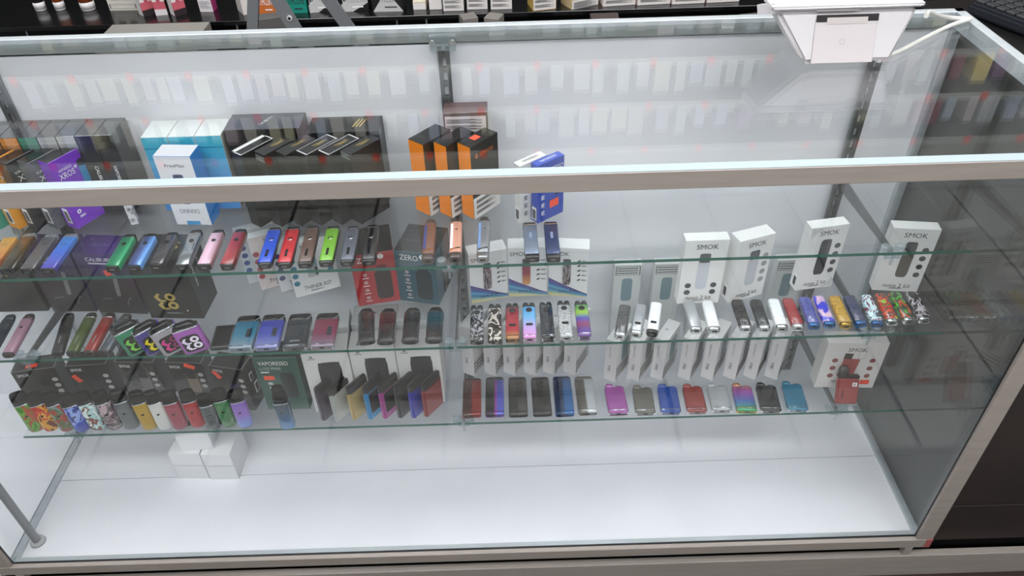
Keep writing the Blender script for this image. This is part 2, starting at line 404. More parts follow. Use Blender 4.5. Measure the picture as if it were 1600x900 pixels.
# ------------------------------------------------------------------ vape devices
LV = {1: 'top shelf', 2: 'middle shelf', 3: 'bottom shelf'}
def device(label, loc, rz, L, w, t, body, group, name='vape_device', upright=False, p=5, mouth=None, mlen=.2, mw=.86, mt=.8, notch=False, cap=None, caplen=.05,
           frame=None, button=None, window=None, screen=None, stripe=None, logo=None, lip=None, port=True, wb=1.0, ring=None, bump=None, tilt=0.0, foot=.004, lean=0.0):
    """one vape: body along local +y, lying on z = 0 (or standing when upright)"""
    r = empty(name, loc, rz, PI/2+tilt if upright else tilt); r.rotation_euler.y = lean; r.location.z += w/2*math.sin(abs(lean)); tag(r, label, 'vape', group)
    hw, hz = w/2, t/2; y1 = L*(1-mlen) if mouth else L
    def sec(a, b, w0=1.0, w1=1.0, e0=.0025, e1=.0025, hzs=1.0):
        return loft([(a, hw*w0-e0*.8, (hz-min(.0018, e0*.5))*hzs, hz), (a+e0*.3, hw*w0-e0*.25, (hz-.0006)*hzs, hz), (a+e0, hw*w0, hz*hzs, hz), (b-e1, hw*w1, hz*hzs, hz), (b-e1*.3, hw*w1-e1*.2, (hz-.0006)*hzs, hz), (b, hw*w1-e1*.8, (hz-.0018)*hzs, hz)], 20, p)
    ya = L*caplen if cap else 0
    b = obj('body', sec(ya, y1, wb, 1, .0012 if cap else foot, .001 if mouth else foot), body, r)
    if frame: obj('side_frame', loft([(ya+.001, hw+.0008, hz*.8, hz-.0012), (y1, hw+.0008, hz*.8, hz-.0012)], 20, p), frame, r)
    if cap:
        c = obj('end_cap', sec(0, ya, wb*.97, wb, .003, .0005), cap, r)
        if port: boxobj('charging_port', (-.0042, -.0004, hz-.0016), (.0042, .0015, hz+.0016), M('#050506', .5) if cap != BLACK else STEEL, c)
    elif port: boxobj('charging_port', (-.0042, -.0004, hz-.0016), (.0042, .0015, hz+.0016), M('#050506', .5), b)
    if mouth:
        if notch:
            for s in (-1, 1):
                obj('mouthpiece', loft([(y1-.001, hw*.5, hz*.95, hz, s*hw*.47), (y1+L*mlen*.45, hw*.5, hz*.92, hz, s*hw*.47), (y1+L*mlen*.8, hw*.42, hz*.8, hz, s*hw*.48), (L, hw*.22, hz*.5, hz, s*hw*.5)], 14, 3), mouth, r)
        else:
            obj('mouthpiece', loft([(y1-.0005, hw*.985, hz*.97, hz), (y1+L*mlen*.35, hw*(.5+.5*mw), hz*(.5+.5*mt), hz), (y1+L*mlen*.75, hw*mw*.97, hz*mt, hz), (L-.001, hw*mw*.85, hz*mt*.85, hz), (L, hw*mw*.7, hz*mt*.6, hz)], 20, max(3, p-1)), mouth, r)
    fr = (Vector((-hw, 0, t)), X, Y)
    if ring: obj('metal_band', loft([(y1-.0012, hw+.0004, hz+.0004, hz), (y1+.0010, hw+.0004, hz+.0004, hz)], 20, p), ring, r)
    if button:
        by, bs, bmt = button; bm = bmesh.new(); cyl(bm, (0, by*L, t-.0004), bs, .0013, 16, 'z', bs*.86); bo = obj('button', bm, bmt, b)
        if bump: bm = bmesh.new(); cyl(bm, (0, by*L, t+.0008), bs*.55, .0006, 14); obj('button_centre', bm, bump, bo)
    if window: x_, wy, wl, ww, wm = window; decal(b, fr, (hw+x_, wy*L), (ww, wl), unit('rect'), wm, 'window', lift=.0004)
    if screen: sy, sw, sh, sm = screen; decal(b, fr, (hw, sy*L), (sw, sh), unit('rect'), sm, 'screen', lift=.0004)
    if stripe: x_, a_, b_, sw, sm = stripe; decal(b, fr, (hw+x_, (a_+b_)/2*L), (sw, (b_-a_)*L), unit('rect'), sm, 'side_inlay', lift=.0004)
    if logo: ly, lw, lm, lt = logo; decal(b, fr, (hw, ly*L), (lw, lw*.18), text(lt), lm, 'lettering', lift=.0004)
    if lip:
        obj('bottom_lip', loft([(.0, hw*.92, hz*.5, hz*.9), (.002, hw*.985, hz*.8, hz*.98), (.005, hw*1.004, hz*1.03, hz), (.0065, hw*1.0, hz*1.0, hz)], 20, p), lip, r)
    return r, fr, b
def flat_px(b, t, lv, th):           # lying device: place from its two ends on the shelf
    A, B = at(*b, ZS[lv]+th), at(*t, ZS[lv]+th); d = B-A
    return (A.x, A.y, ZS[lv]), -math.atan2(d.x, d.y), math.hypot(d.x, d.y)
def stand_px(b, t, lv):              # standing device: place from its foot, height from its top
    A = at(*b, ZS[lv]); return (A.x, A.y, ZS[lv]), z_at(A.x, A.y, t[1])-ZS[lv]
GUN = M('#3c3c40', .3, .3, .4)
# -- top shelf, slim pens with clear caps
for nm, b, t, m in (('amber', (-22, 422), (20, 365), grad(['#8a2d22', '#d9a44a'], 'Y', 0, .1)), ('dark bronze', (8, 422), (48, 363), grad(['#2d302c', '#5a432c'], 'Y', 0, .1)),
                    ('charcoal grey', (40, 422), (82, 364), grad(['#4c4a4a', '#55555c'], 'Y', 0, .1)), ('blue and violet', (72, 421), (113, 364), grad(['#4b3f94', '#3d62b8', '#3a86cc'], 'Y', 0, .1))):
    loc, rz, L = flat_px(b, t, 1, .010)
    r, fr, bo = device(f'{nm} slim flat vape with clear cap on the {LV[1]}', loc, rz, L, .0235, .0105, m, 'slim vapes with clear caps', p=9, mouth=CLEARP, mlen=.11, mw=.9, cap=BLACK, caplen=.03)
    decal(bo, fr, (.0118, .66*L), (.008, .006), unit('swoosh'), CHROME, 'button', lift=.0005)
# -- top shelf, glossy bars with black end caps
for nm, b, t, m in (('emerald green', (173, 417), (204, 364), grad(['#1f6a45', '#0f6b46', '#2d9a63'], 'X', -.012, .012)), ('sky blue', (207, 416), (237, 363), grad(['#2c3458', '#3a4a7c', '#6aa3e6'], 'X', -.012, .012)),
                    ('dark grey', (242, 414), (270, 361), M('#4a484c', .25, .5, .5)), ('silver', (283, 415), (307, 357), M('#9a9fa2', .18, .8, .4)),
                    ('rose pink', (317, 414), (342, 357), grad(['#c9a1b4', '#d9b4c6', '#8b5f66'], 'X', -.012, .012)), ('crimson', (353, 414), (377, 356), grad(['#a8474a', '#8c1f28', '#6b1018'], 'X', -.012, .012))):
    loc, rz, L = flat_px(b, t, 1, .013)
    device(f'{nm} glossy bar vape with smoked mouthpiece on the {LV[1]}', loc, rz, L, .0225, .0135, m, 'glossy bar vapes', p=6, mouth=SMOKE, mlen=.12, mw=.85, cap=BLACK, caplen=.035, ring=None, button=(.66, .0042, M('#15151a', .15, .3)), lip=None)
# -- top shelf, matt bars with round chrome button
for nm, b, t, h in (('royal blue', (412, 413), (430, 354), '#1546b8'), ('bright red', (443, 413), (459, 353), '#b3232b'), ('brown', (475, 412), (489, 352), '#5a443c'),
                    ('lime green', (508, 410), (521, 352), '#6aa32b'), ('slate grey', (541, 409), (552, 352), '#4e535f'), ('black', (575, 408), (582, 350), '#17171a')):
    loc, rz, L = flat_px(b, t, 1, .011)
    device(f'{nm} matt flat vape with round chrome button on the {LV[1]}', loc, rz, L, .0225, .012, M(h, .38, .1, .25), 'matt vapes with chrome buttons', p=6, mouth=BLACK, mlen=.1, mw=.92, cap=BLACK, caplen=.05, frame=BLACK, button=(.64, .0048, CHROME), bump=M(h, .3, .5), window=(0, .27, .019, .0042, M('#16181a', .2)))
# -- top shelf, rounded pens with leather inlays
for nm, b, t, m, si in (('brown leather', (668, 405), (673, 342), M('#6a4433', .5), M('#2f3f78', .4)), ('peach leather', (711, 403), (713, 340), M('#c28d78', .5), M('#e6e6e8', .3)), ('silver grey', (754, 403), (757, 338), M('#8b8d92', .3, .5), camo(['#3a5f9e', '#6d8fc4', '#a9bedb'], 160))):
    loc, rz, L = flat_px(b, t, 1, .012)
    r, fr, bo = device(f'{nm} rounded vape with side inlay, lying on the {LV[1]}', loc, rz, L, .021, .0145, m, 'rounded vapes with inlays', p=4, mouth=M('#2a2422', .3), mlen=.13, mw=.78, cap=M('#9a9a9c', .25, .7) if nm == 'silver grey' else M('#5d5552', .3, .4), caplen=.12, stripe=(-.0066, .2, .8, .0042, si))
    decal(bo, fr, (.0105, .17*L), (.016, .012), unit('swoosh'), CHROME, 'chrome_trim', lift=.0006)
    decal(bo, fr, (.0115, .66*L), (.004, .002), unit('rect'), CHROME, 'button', lift=.0006)
for nm, b, t, h in (('steel blue', (832, 402), (827, 346), '#6f7b8c'), ('navy', (865, 402), (860, 345), '#24335c')):
    loc, rz, L = flat_px(b, t, 1, .012)
    r, fr, bo = device(f'{nm} square-edged vape with black ends on the {LV[1]}', loc, rz, L, .0235, .013, M(h, .3, .4, .3), 'square-edged vapes', p=10, mouth=BLACK, mlen=.1, mw=.95, cap=BLACK, caplen=.09, ring=M('#8a6f5a', .3, .6))
    decal(bo, fr, (.0118, .57*L), (.0045, .018), unit('round'), M('#9fb0c8', .2, .5), 'button', lift=.0006)
# -- middle shelf, pens at the left
for nm, b, t, h, mm in (('navy', (-22, 556), (16, 490), '#2b3440', '#22303c'), ('pale pink', (10, 553), (46, 489), '#a97f92', '#3a2f32'), ('black', (88, 551), (107, 488), '#2b2a2a', '#222222'),
                        ('olive green', (110, 551), (143, 487), '#4c5a32', '#2e2e2a'), ('brick red', (137, 550), (172, 487), '#8d332e', '#332a28'), ('blue grey', (161, 549), (198, 489), '#4a5058', '#30302f')):
    loc, rz, L = flat_px(b, t, 2, .012)
    device(f'{nm} pen vape with dark tip on the {LV[2]}', loc, rz, L, .0205, .013, M(h, .4, .15, .2), 'pen vapes with dark tips', p=3.4, mouth=M(mm, .3), mlen=.14, mw=.9, cap=M(mm, .4), caplen=.04, ring=CHROME if nm in ('olive green', 'brick red') else None, button=(.63, .003, M('#1a1416', .3)) if nm in ('pale pink', 'black') else None, window=(0, .3, .02, .0015, GREYINK))
# -- middle shelf, square pods standing up with glyphs
def glyph(parent, fr, c, s, m1, m2):
    for dx, dy, k, mm in ((-.26, .24, 'angle', m1), (-.2, -.24, 'angle', m1), (.24, .27, 'ring', m2), (.26, -.22, 'ring', m2)):
        decal(parent, fr, (c[0]+dx*s, c[1]+dy*s), (s*.5, s*.46), unit(k), mm, 'emblem', rot=0 if k == 'ring' else PI*0, lift=.0006)
for nm, b, t, fm, c1, c2, yaw in (('green framed', (222, 545), (196, 500), '#1f7a55', '#7fd24a', '#4c7a3a', .55), ('violet framed', (250, 544), (229, 500), '#3a2f80', '#f2dd2c', '#6a6648', .6), ('grey framed', (276, 545), (256, 500), '#9a969c', '#d83a8a', '#8a2a5c', .55), ('pink framed', (312, 544), (290, 500), '#9c55a8', '#e9dcf5', '#f3e8fa', .25)):
    loc, hh = stand_px(b, t, 2); L = max(.066, min(hh, .076))
    r, fr, bo = device(f'{nm} square vape with bold emblem standing on the {LV[2]}', loc, yaw, L, .046, .016, M(fm, .15, .1, .8), 'square vapes with emblems', upright=True, p=5, mouth=BLACK, mlen=.15, mw=.72, port=False, ring=CHROME, foot=.006, lean=-.16)
    decal(bo, fr, (.023, .38*L), (.032, .54*L), unit('round'), M('#141418', .2), 'face_panel', lift=.0002)
    glyph(bo, fr, (.023, .37*L), .030, M(c1, .3), M(c2, .3))
loc, rz, L = flat_px((343, 543), (353, 507), 2, .008)
r, fr, bo = device('slim black card with silver outline standing in for a box top below the shelf', loc, rz, L, .036, .008, BLACK, None, name='box_top_card', p=14, port=False)  # stands in for a box top seen through the middle shelf
decal(bo, fr, (.018, L/2), (.033, L*.94), unit('frame'), M('#9a9a9c', .3, .6), 'outline')
# -- middle shelf, wide gradient pods
for nm, b, t, st_ in (('teal', (374, 543), (390, 492), ['#8a9aa6', '#3f86a2', '#2e7c9c']), ('cobalt blue', (415, 542), (429, 490), ['#8b8fc0', '#4a56b8', '#2f3fb0']), ('charcoal', (459, 542), (470, 489), ['#2e3236', '#33383d', '#2b3034']), ('wine red', (502, 540), (513, 488), ['#8f7f92', '#8a2f52', '#8c2846'])):
    loc, rz, L = flat_px(b, t, 2, .012)
    r, fr, bo = device(f'{nm} wide fading pod vape lying on the {LV[2]}', loc, rz, L, .042, .0125, grad(st_, 'Y', 0, L*.8, .3, .2), 'wide fading pod vapes', p=8, mouth=SMOKE, mlen=.2, mw=.97, mt=.95, lip=CHROME, window=(.009, .42, .022, .0085, M('#30363d', .2)))
    decal(bo, fr, (.038, .83*L), (.013, .0016), unit('rect'), M('#b8bcc0', .2, .6), 'vent_line', rot=.8, lift=.0005)
    if nm == 'charcoal': decal(bo, fr, (.021, .16*L), (.018, .003), text('SMOK'), WHITEINK, 'lettering', lift=.0005)
# -- middle shelf, oval pods
for nm, b, t, h in (('black chrome-streaked', (572, 533), (572, 481), '#2a2c2c'), ('dark red topped', (602, 533), (607, 481), '#4a2226'), ('plain black', (640, 532), (645, 480), '#222223'), ('dark teal topped', (677, 531), (681, 479), '#1c4350')):
    loc, rz, L = flat_px(b, t, 2, .012)
    r, fr, bo = device(f'{nm} oval pod vape lying on the {LV[2]}', loc, rz, L, .031, .014, grad(['#2b2b2b', '#26262a', h, h], 'Y', 0, L*.85, .15), 'oval pod vapes', p=3.2, mouth=SMOKE, mlen=.16, mw=.72, wb=.92, lip=M('#55585a', .2, .6))
    decal(bo, fr, (.0155, .36*L), (.016, .026), unit('frame'), M('#85898c', .15, .7) if nm.startswith('black') else M('#3c3e40', .2, .5), 'window_frame', lift=.0004)
# -- middle shelf, twin-horn pods
mono = camo(['#16161a', '#3c3e44', '#a4a5a9', '#1a1a1e', '#3c3e44'], 60)
for nm, b, t, m, sc in (('black and white marbled', (745, 531), (745, 475), mono, 0), ('black and cream blotched', (773, 530), (773, 473), camo(['#2a2524', '#2e2927', '#d6cdc2', '#26211f'], 42), 1), ('red splashed', (801, 528), (800, 472), grad(['#c08a54', '#b02c38', '#b02c38', '#a82c36', '#8a2630'], 'Y', 0, .075, .25), 1),
                        ('pink and sky blue', (828, 527), (826, 471), grad(['#e39ad6', '#c9a8e6', '#7cc0f0', '#58b4f2'], 'Y', 0, .075, .2), 1), ('black leather', (857, 527), (852, 470), weave('#1c1d22', '#34363c'), 0), ('silver carbon', (885, 525), (880, 468), weave('#6c6e70', '#c8caca', 300), 1), ('rainbow violet', (914, 524), (907, 468), grad(['#6a3f8e', '#58388a', '#8a3a5e', '#4a48b0', '#9cc83a', '#4a9a3a'], 'Y', 0, .075, .22), 0)):
    loc, rz, L = flat_px(b, t, 2, .014)
    device(f'{nm} twin-horned pod vape on the {LV[2]}', loc, rz, L, .0245, .0155, m, 'twin-horned pod vapes', p=4.5, mouth=M('#1c1c1e', .25, 0, .5), mlen=.16, notch=True, button=(.74, .0062, M('#18181a', .2, 0, .6)), screen=(.33, .012, .006, M('#0c0d10', .1)) if sc else None, lip=CHROME if nm in ('black leather', 'silver carbon', 'pink and sky blue', 'rainbow violet') else M('#2b2b2d', .25, .5))
# -- middle shelf, glossy capsule sticks
cap_items = [('black snakeskin', (969, 523), (977, 476), weave('#141416', '#4a4a4c', 330)), ('brushed silver', (994, 520), (1002, 475), M('#a9adb0', .3, .6, .3)), ('white with black foot', (1019, 519), (1026, 472), M('#e6e8ea', .2, 0, .6)),
    ('pale silver', (1089, 514), (1077, 472), M('#b4b8bb', .3, .5, .3)), ('gloss white', (1117, 514), (1106, 472), M('#eceeef', .2, 0, .6)), ('black crackle', (1167, 512), (1152, 469), camo(['#161414', '#3a3836', '#161414'], 190)),
    ('dark graphite', (1196, 512), (1181, 468), M('#3a3c3e', .25, .3, .5)), ('snow white scaled', (1223, 511), (1209, 468), weave('#cfdbe2', '#f2f6f8', 300)), ('cherry red scaled', (1249, 510), (1231, 466), weave('#6e1c20', '#9a3034', 300)),
    ('indigo scaled', (1274, 508), (1257, 464), weave('#33387a', '#5258a0', 300)), ('blue and pink clouded', (1298, 506), (1279, 463), camo(['#3238c0', '#3a40cc', '#c4a4c8', '#d8b8d0'], 45)), ('gold', (1324, 507), (1304, 462), weave('#8a6a1c', '#c49a3a', 300)),
    ('midnight blue', (1347, 505), (1327, 461), weave('#262c44', '#3c4460', 300)), ('icy blue and maroon blotched', (1373, 505), (1353, 460), camo(['#bfe0ea', '#cfe8ee', '#7a3a4c', '#b8dfe8', '#4a4a58'], 48)), ('red and green splashed', (1397, 502), (1377, 460), camo(['#3f7a3a', '#c24030', '#4a4440', '#d8502e', '#88c040'], 50)),
    ('green and orange splashed', (1423, 500), (1400, 460), camo(['#38452e', '#4fa832', '#3c4a30', '#c85a34'], 46)), ('black and white camouflage', (1447, 499), (1427, 459), camo(['#201d20', '#2a2629', '#b8b4b8', '#26242a'], 50))]
for nm, b, t, m in cap_items:
    loc, rz, L = flat_px(b, t, 2, .013); L = max(L, .078)
    blk = 'black foot' in nm
    device(f'{nm} capsule-shaped vape stick lying on the {LV[2]}', loc, rz, L, .0215, .0145, m, 'capsule-shaped vape sticks', p=3.6, cap=BLACK if blk else (M('#c9a24a', .12, .9) if nm == 'gold' else (M('#3a6ea8', .15, .7) if 'blue' in nm or 'indigo' in nm else CHROME)), caplen=.09, screen=(.3, .010, .006, M('#0c0d10', .15)) if nm in ('brushed silver', 'white with black foot') else None, logo=(.2, .009, GREYINK, 'SMOK'))
# -- bottom shelf, standing oval pods
up_items = [('green splashed', (60, 665), (30, 608), camo(['#4f8a2c', '#6fb040', '#7c8a3a', '#b0553a'], 42)), ('red and orange splashed', (83, 664), (57, 610), camo(['#b83828', '#c84a2c', '#e0a030', '#6a2a22'], 48)), ('red and olive splashed', (108, 664), (82, 610), camo(['#9c3a30', '#a84438', '#5f6a4a', '#7a8a84'], 48)),
    ('cobalt blue splashed', (132, 665), (107, 612), camo(['#3a4aa8', '#4a6ad0', '#8aa0e0', '#34408c'], 42)), ('white, teal and maroon splashed', (156, 663), (132, 608), camo(['#d8e4e2', '#a8ccca', '#7a4038', '#d0dcd8'], 42)), ('pink-grey splashed', (182, 662), (157, 607), camo(['#5a5054', '#b09aa0', '#5c5458', '#8a7a80'], 42)),
    ('plain grey', (209, 661), (185, 605), M('#6a6e70', .3, .2, .4)), ('yellow gold', (237, 662), (215, 607), M('#b8963a', .3, .3, .4)), ('ivory white', (261, 662), (240, 606), M('#c8c8c4', .3, 0, .4)), ('rosewood pink', (284, 661), (263, 607), M('#9a4a58', .3, .2, .4)),
    ('vivid red', (312, 658), (297, 605), M('#a83238', .3, .2, .4)), ('black sparkly', (337, 661), (320, 612), weave('#2a3032', '#4a5254', 260)), ('forest green', (360, 658), (345, 603), weave('#2c5a36', '#3c7446', 260)), ('violet and blue', (385, 658), (377, 605), grad(['#7098d8', '#8a68b8', '#7a58a8'], 'Y', 0, .08))]
for k, (nm, b, t, m) in enumerate(up_items):
    loc, hh = stand_px(b, t, 3); L = min(max(hh, .088), .104)
    r, fr, bo = device(f'{nm} standing pod vape with smoked top on the {LV[3]}', loc, .42-.012*k, L, .029, .019, m, 'standing pod vapes', upright=True, p=3.0, mouth=SMOKE, mlen=.25, mw=.96, mt=.85, ring=CHROME, port=False, foot=.009)
    decal(bo, fr, (.0125, .47*L), (.006, .0045), unit('disc'), BLACK, 'button', rot=.3, lift=.0004)
loc, hh = stand_px((452, 659), (445, 598), 3)
device('blue-footed tall pod vape with smoked top beside the green box', loc, .08, hh, .029, .020, grad(['#4f86b8', '#3c5a78', '#3a444e'], 'Y', 0, .07, .15), None, upright=True, p=3.6, mouth=SMOKE, mlen=.35, mw=.78, ring=CHROME, port=False, button=(.45, .004, M('#6a7078', .2, .6)))
# -- bottom shelf, flat slabs standing on their ends
for nm, b, h, tw in (('dark taupe', (507, 661), '#57505a', 0), ('white', (528, 662), '#b9bbb6', 0), ('pale gold', (555, 660), '#b8a06a', 0), ('cyan and black', (580, 659), '#3f8fc0', 1), ('magenta and black', (603, 658), '#a8468e', 1), ('graphite', (627, 657), '#3c3d3a', 0), ('ultramarine', (648, 657), '#3c40a8', 0), ('red', (668, 655), '#8e3a38', 0)):
    A = at(*b, ZS[3]); yaw = .92
    r = tag(empty('vape_slab', (A.x, A.y+.001, ZS[3]), yaw), f'{nm} flat slab vape standing on end on the {LV[3]}', 'vape', 'slab vapes standing on end')
    w_, d_, h_ = .052, .0115, .094; m = M(h, .32, .25, .3)
    bm = bmesh.new(); add_box(bm, (0, 0, 0), (w_, d_, h_*.80)); bmesh.ops.bevel(bm, geom=bm.edges[:], offset=.003, segments=2, affect='EDGES'); bo = obj('body', bm, m, r)
    bm = bmesh.new(); add_box(bm, (0, 0, h_*.80), (w_, d_, h_))
    bmesh.ops.bevel(bm, geom=[e for e in bm.edges if max(v.co.z for v in e.verts) > h_*.99], offset=.004, segments=2, affect='EDGES'); obj('mouthpiece', bm, M('#262628', .3, .1, .4), r)
    if tw: decal(bo, (Vector((0, 0, 0)), X, Z), (w_*.55, h_*.48), (w_*.86, h_*.58), unit('rect'), M('#22242a', .3), 'black_panel')
    boxobj('charging_port', (w_*.4, d_*.4, -.0002), (w_*.6, d_*.65, .001), BLACK, bo)
# -- bottom shelf, wide chrome-lipped pods
GLASSY = M('#9aa0a2', .12, .7, .6)
for nm, b, t, c1, c2 in (('dark red', (737, 648), (738, 590), '#4a2a26', '#8e2e2a'), ('black and rainbow', (773, 647), (773, 588), '#2a2a2c', '#8e44a8'), ('smoky grey', (810, 647), (808, 588), '#2c2c2b', '#44423e'), ('plain black', (848, 646), (843, 588), '#2a2a29', '#2e2d2c'), ('navy and blue', (883, 646), (877, 587), '#1f3050', '#1f609c'), ('taupe and silver', (919, 644), (911, 587), '#5a564e', '#b4b8ba')):
    loc, rz, L = flat_px(b, t, 3, .012)
    stops = [c1, c1, c2, c2] if nm != 'black and rainbow' else [c1, c1, '#a040a8', '#5a60c8']
    r, fr, bo = device(f'{nm} two-tone wide pod vape lying on the {LV[3]}', loc, rz, L, .0375, .013, grad(stops, 'X', -.006, .006, .2, .35), 'two-tone wide pod vapes', p=7, mouth=M(c1, .3, .1), mlen=.1, mw=.95, lip=M(c2, .1, .8))
for nm, b, t, h in (('magenta', (967, 644), (958, 598), '#9c4a98'), ('pewter grey', (1009, 644), (1002, 600), '#67645c'), ('royal blue', (1049, 643), (1041, 598), '#234a9c'), ('brick red', (1090, 642), (1080, 598), '#8e332e'), ('clear silver', (1129, 640), (1118, 597), '#a6aaac'), ('rainbow', (1168, 641), (1157, 597), None), ('black', (1206, 641), (1195, 596), '#2a2a2c'), ('turquoise', (1248, 639), (1235, 594), '#2a7a9a')):
    loc, rz, L = flat_px(b, t, 3, .012)
    m = grad(['#3aa06a', '#4a70b8', '#a04ab0', '#b8803a'], 'Y', 0, .07, .15, .5) if h is None else M(h, .15, .35, .6)
    r, fr, bo = device(f'{nm} translucent-looking scallop-topped pod vape on the {LV[3]}', loc, rz, L*.86, .040, .0135, m, 'scallop-topped pod vapes', p=6, lip=M('#d8b84a', .1, .8) if h is None else CHROME)
    obj('mouthpiece', loft([(L*.84, .009, .0055, .007, -.0085), (L*.93, .0085, .005, .007, -.009), (L, .006, .003, .007, -.009)], 16, 4), m, r)
    obj('shoulder', loft([(L*.84, .008, .0055, .007, .009), (L*.9, .0065, .004, .007, .010)], 14, 4), m, r)

# ------------------------------------------------------------------ cartons
def frames(w, d, h):
    return {'front': (Vector((0, 0, 0)), X, Z), 'right': (Vector((w, 0, 0)), Y, Z), 'left': (Vector((0, d, 0)), -Y, Z), 'top': (Vector((0, 0, h)), X, Y)}
def carton(label, C, R, depth, lv, mats, group, h=None, top=None, name='carton', z=None, w=None, cat='box', lift=0.0, yaw=None):
    """front face from pixel C to pixel R on the shelf; mats: one material or dict of faces"""
    z = ZS[lv] if z is None else z
    A, B = at(*C, z), at(*R, z); yaw = math.atan2(B.y-A.y, B.x-A.x) if yaw is None else yaw; w = w or math.hypot(B.x-A.x, B.y-A.y)
    if h is None: h = z_at(A.x, A.y, top)-z
    if not isinstance(mats, dict): mats = {'all': mats}
    names = ['all', 'top', 'front', 'right', 'left']; ml = [mats.get(n, mats['all']) for n in names]
    bm = bmesh.new(); fs = add_box(bm, (0, 0, 0), (w, depth, h))
    for f, i in zip(fs, (0, 1, 2, 3, 0, 4)): f.material_index = i
    bmesh.ops.bevel(bm, geom=bm.edges[:], offset=.0006, segments=1, affect='EDGES')
    o = obj(name, bm, ml); o.location = (A.x, A.y, z+lift); o.rotation_euler = (0, 0, yaw); tag(o, label, cat, group)
    return o, w, depth, h, frames(w, depth, h)
def T(c, face, pos, size, s, m=INK, rot=0):
    o, w, d, h, fr = c; return decal(o, fr[face], pos, size, text(s), m, 'lettering', rot)
def K(c, face, pos, size, kind, m, name, rot=0, lift=0.0):
    o, w, d, h, fr = c; return decal(o, fr[face], pos, size, unit(kind), m, name, rot, lift)
def sticker(c, face, pos, size=(.02, .011), rot=0): return K(c, face, pos, size, 'rect', ORANGE_TAG, 'price_sticker', rot, .0004)
def barcode(c, face, pos, size, rot=0):
    K(c, face, pos, size, 'rect', WHITEINK, 'barcode_label', rot); tall = size[1] > size[0]; K(c, face, pos, (size[1]*.82, size[0]*.7) if tall else (size[0]*.82, size[1]*.7), 'barcode', INK, 'barcode', rot+PI/2 if tall else rot, .0004)
PURPLE = M('#7a38b8', .35, 0, .3)
# -- top shelf: row of tall wrapped boxes at the very back
wz = .5467
for k, (nm, h) in enumerate((('orange fronted', '#d8862c'), ('amber fronted', '#d88a2e'), ('green fronted', '#4f8f78'), ('pearl fronted', '#b4b6b8'), ('silver fronted', '#c0c2c4'), ('navy fronted', '#221f48'), ('black fronted', '#17171d'))):
    x0 = -.800+.0325*k
    o = carton(f'clear-wrapped dark-topped box, {nm}, in the row at back left of top shelf', (100, 300), (120, 300), .064, 1, {'all': M('#2c2b2e', .12, 0, .8), 'top': M('#3a3a3e', .1, 0, .8), 'front': grad(['#26262a', '#303036', h], 'Z', .09, .15, .25)}, 'wrapped boxes at back left', h=.157, w=.0315)
    o[0].location = (x0, .394, wz); o[0].rotation_euler = (0, 0, 0)
    if k >= 5: T(o, 'front', (.016, .075), (.045, .006), 'CALIBURN' if k == 5 else 'VAPORESSO', WHITEINK, -PI/2)
    K(o, 'front', (.016, .145), (.030, .004), 'rect', M(h, .3), 'colour_band')
# -- top shelf: slim rotated boxes (wordmark, barcode)
for nm, dx, h, tp in (('teal', -120, '#3fa08a', '#1d1d1f'), ('orange', -90, '#f0a020', '#1d1d1f'), ('black', -62, '#2c2c2e', '#1d1d1f'), ('grey', -30, '#5f6166', '#1d1d1f'), ('purple', 0, '#7a35c0', '#1d1d1f')):
    c = carton(f'{nm} slim kit box turned sideways at the left of the top shelf', (122+dx, 359), (172+dx, 328), .026, 1, {'all': M(h, .35, 0, .3), 'top': M(tp, .25, 0, .5), 'left': M(h, .3, 0, .4)}, 'slim kit boxes turned sideways', h=.135, w=.060)
    barcode(c, 'left', (.013, .026), (.013, .03))
    if nm == 'purple':
        T(c, 'front', (.024, .113), (.026, .005), 'VAPORESSO', WHITEINK); T(c, 'front', (.024, .102), (.030, .011), 'XROS', WHITEINK); K(c, 'front', (.043, .108), (.005, .005), 'ring', WHITEINK, 'badge')
        K(c, 'front', (.054, .088), (.013, .036), 'round', M('#2f86b8', .25), 'device_picture'); K(c, 'front', (.054, .110), (.012, .014), 'round', M('#3a3440', .3), 'device_picture')
        K(c, 'front', (.016, .03), (.008, .008), 'ring', WHITEINK, 'badge'); K(c, 'front', (.02, .02), (.012, .004), 'lines', WHITEINK, 'fine_print')
    else: T(c, 'front', (.015, .100), (.012, .011), 'X', WHITEINK); T(c, 'front', (.013, .112), (.012, .005), 'VA', WHITEINK)
o = carton('slim black and silver glittering pack behind the green bar vape', (205, 352), (217, 350), .012, 1, {'all': weave('#17171a', '#d8d8dc', 110)}, None, h=.075)
# -- top shelf: three white-topped blue boxes, white kit box in front
for k in range(3):
    c = carton(f'blue box with white lid, {["left", "middle", "right"][k]} of the row of three on top shelf', (259, 316), (300, 316), .062, 1, {'all': M('#b8b6b0', .4), 'top': M('#c6cac8', .5), 'front': grad(['#3a8fd8', '#46a2e0', '#3ab4cc'], 'Z', 0, .14, .3)}, 'blue boxes with white lids', h=.150, w=.0455)
    c[0].location = (-.527+.0462*k, .394, wz); c[0].rotation_euler = (0, 0, 0)
    K(c, 'front', (.0228, .128), (.045, .001), 'rect', M('#1f6a90', .4), 'lid_seam')
    if k == 2: K(c, 'right', (.03, .08), (.026, .06), 'round', INK, 'device_picture'); T(c, 'right', (.03, .125), (.04, .006), 'FREEMAX', GREYINK)
c = carton('white kit box with blue sides standing before the blue boxes', (277, 351), (332, 352), .040, 1, {'all': M('#2f7fc8', .4), 'top': M('#cccccf', .5), 'front': M('#e9ebf0', .45)}, None, h=.140)
w_ = c[1]
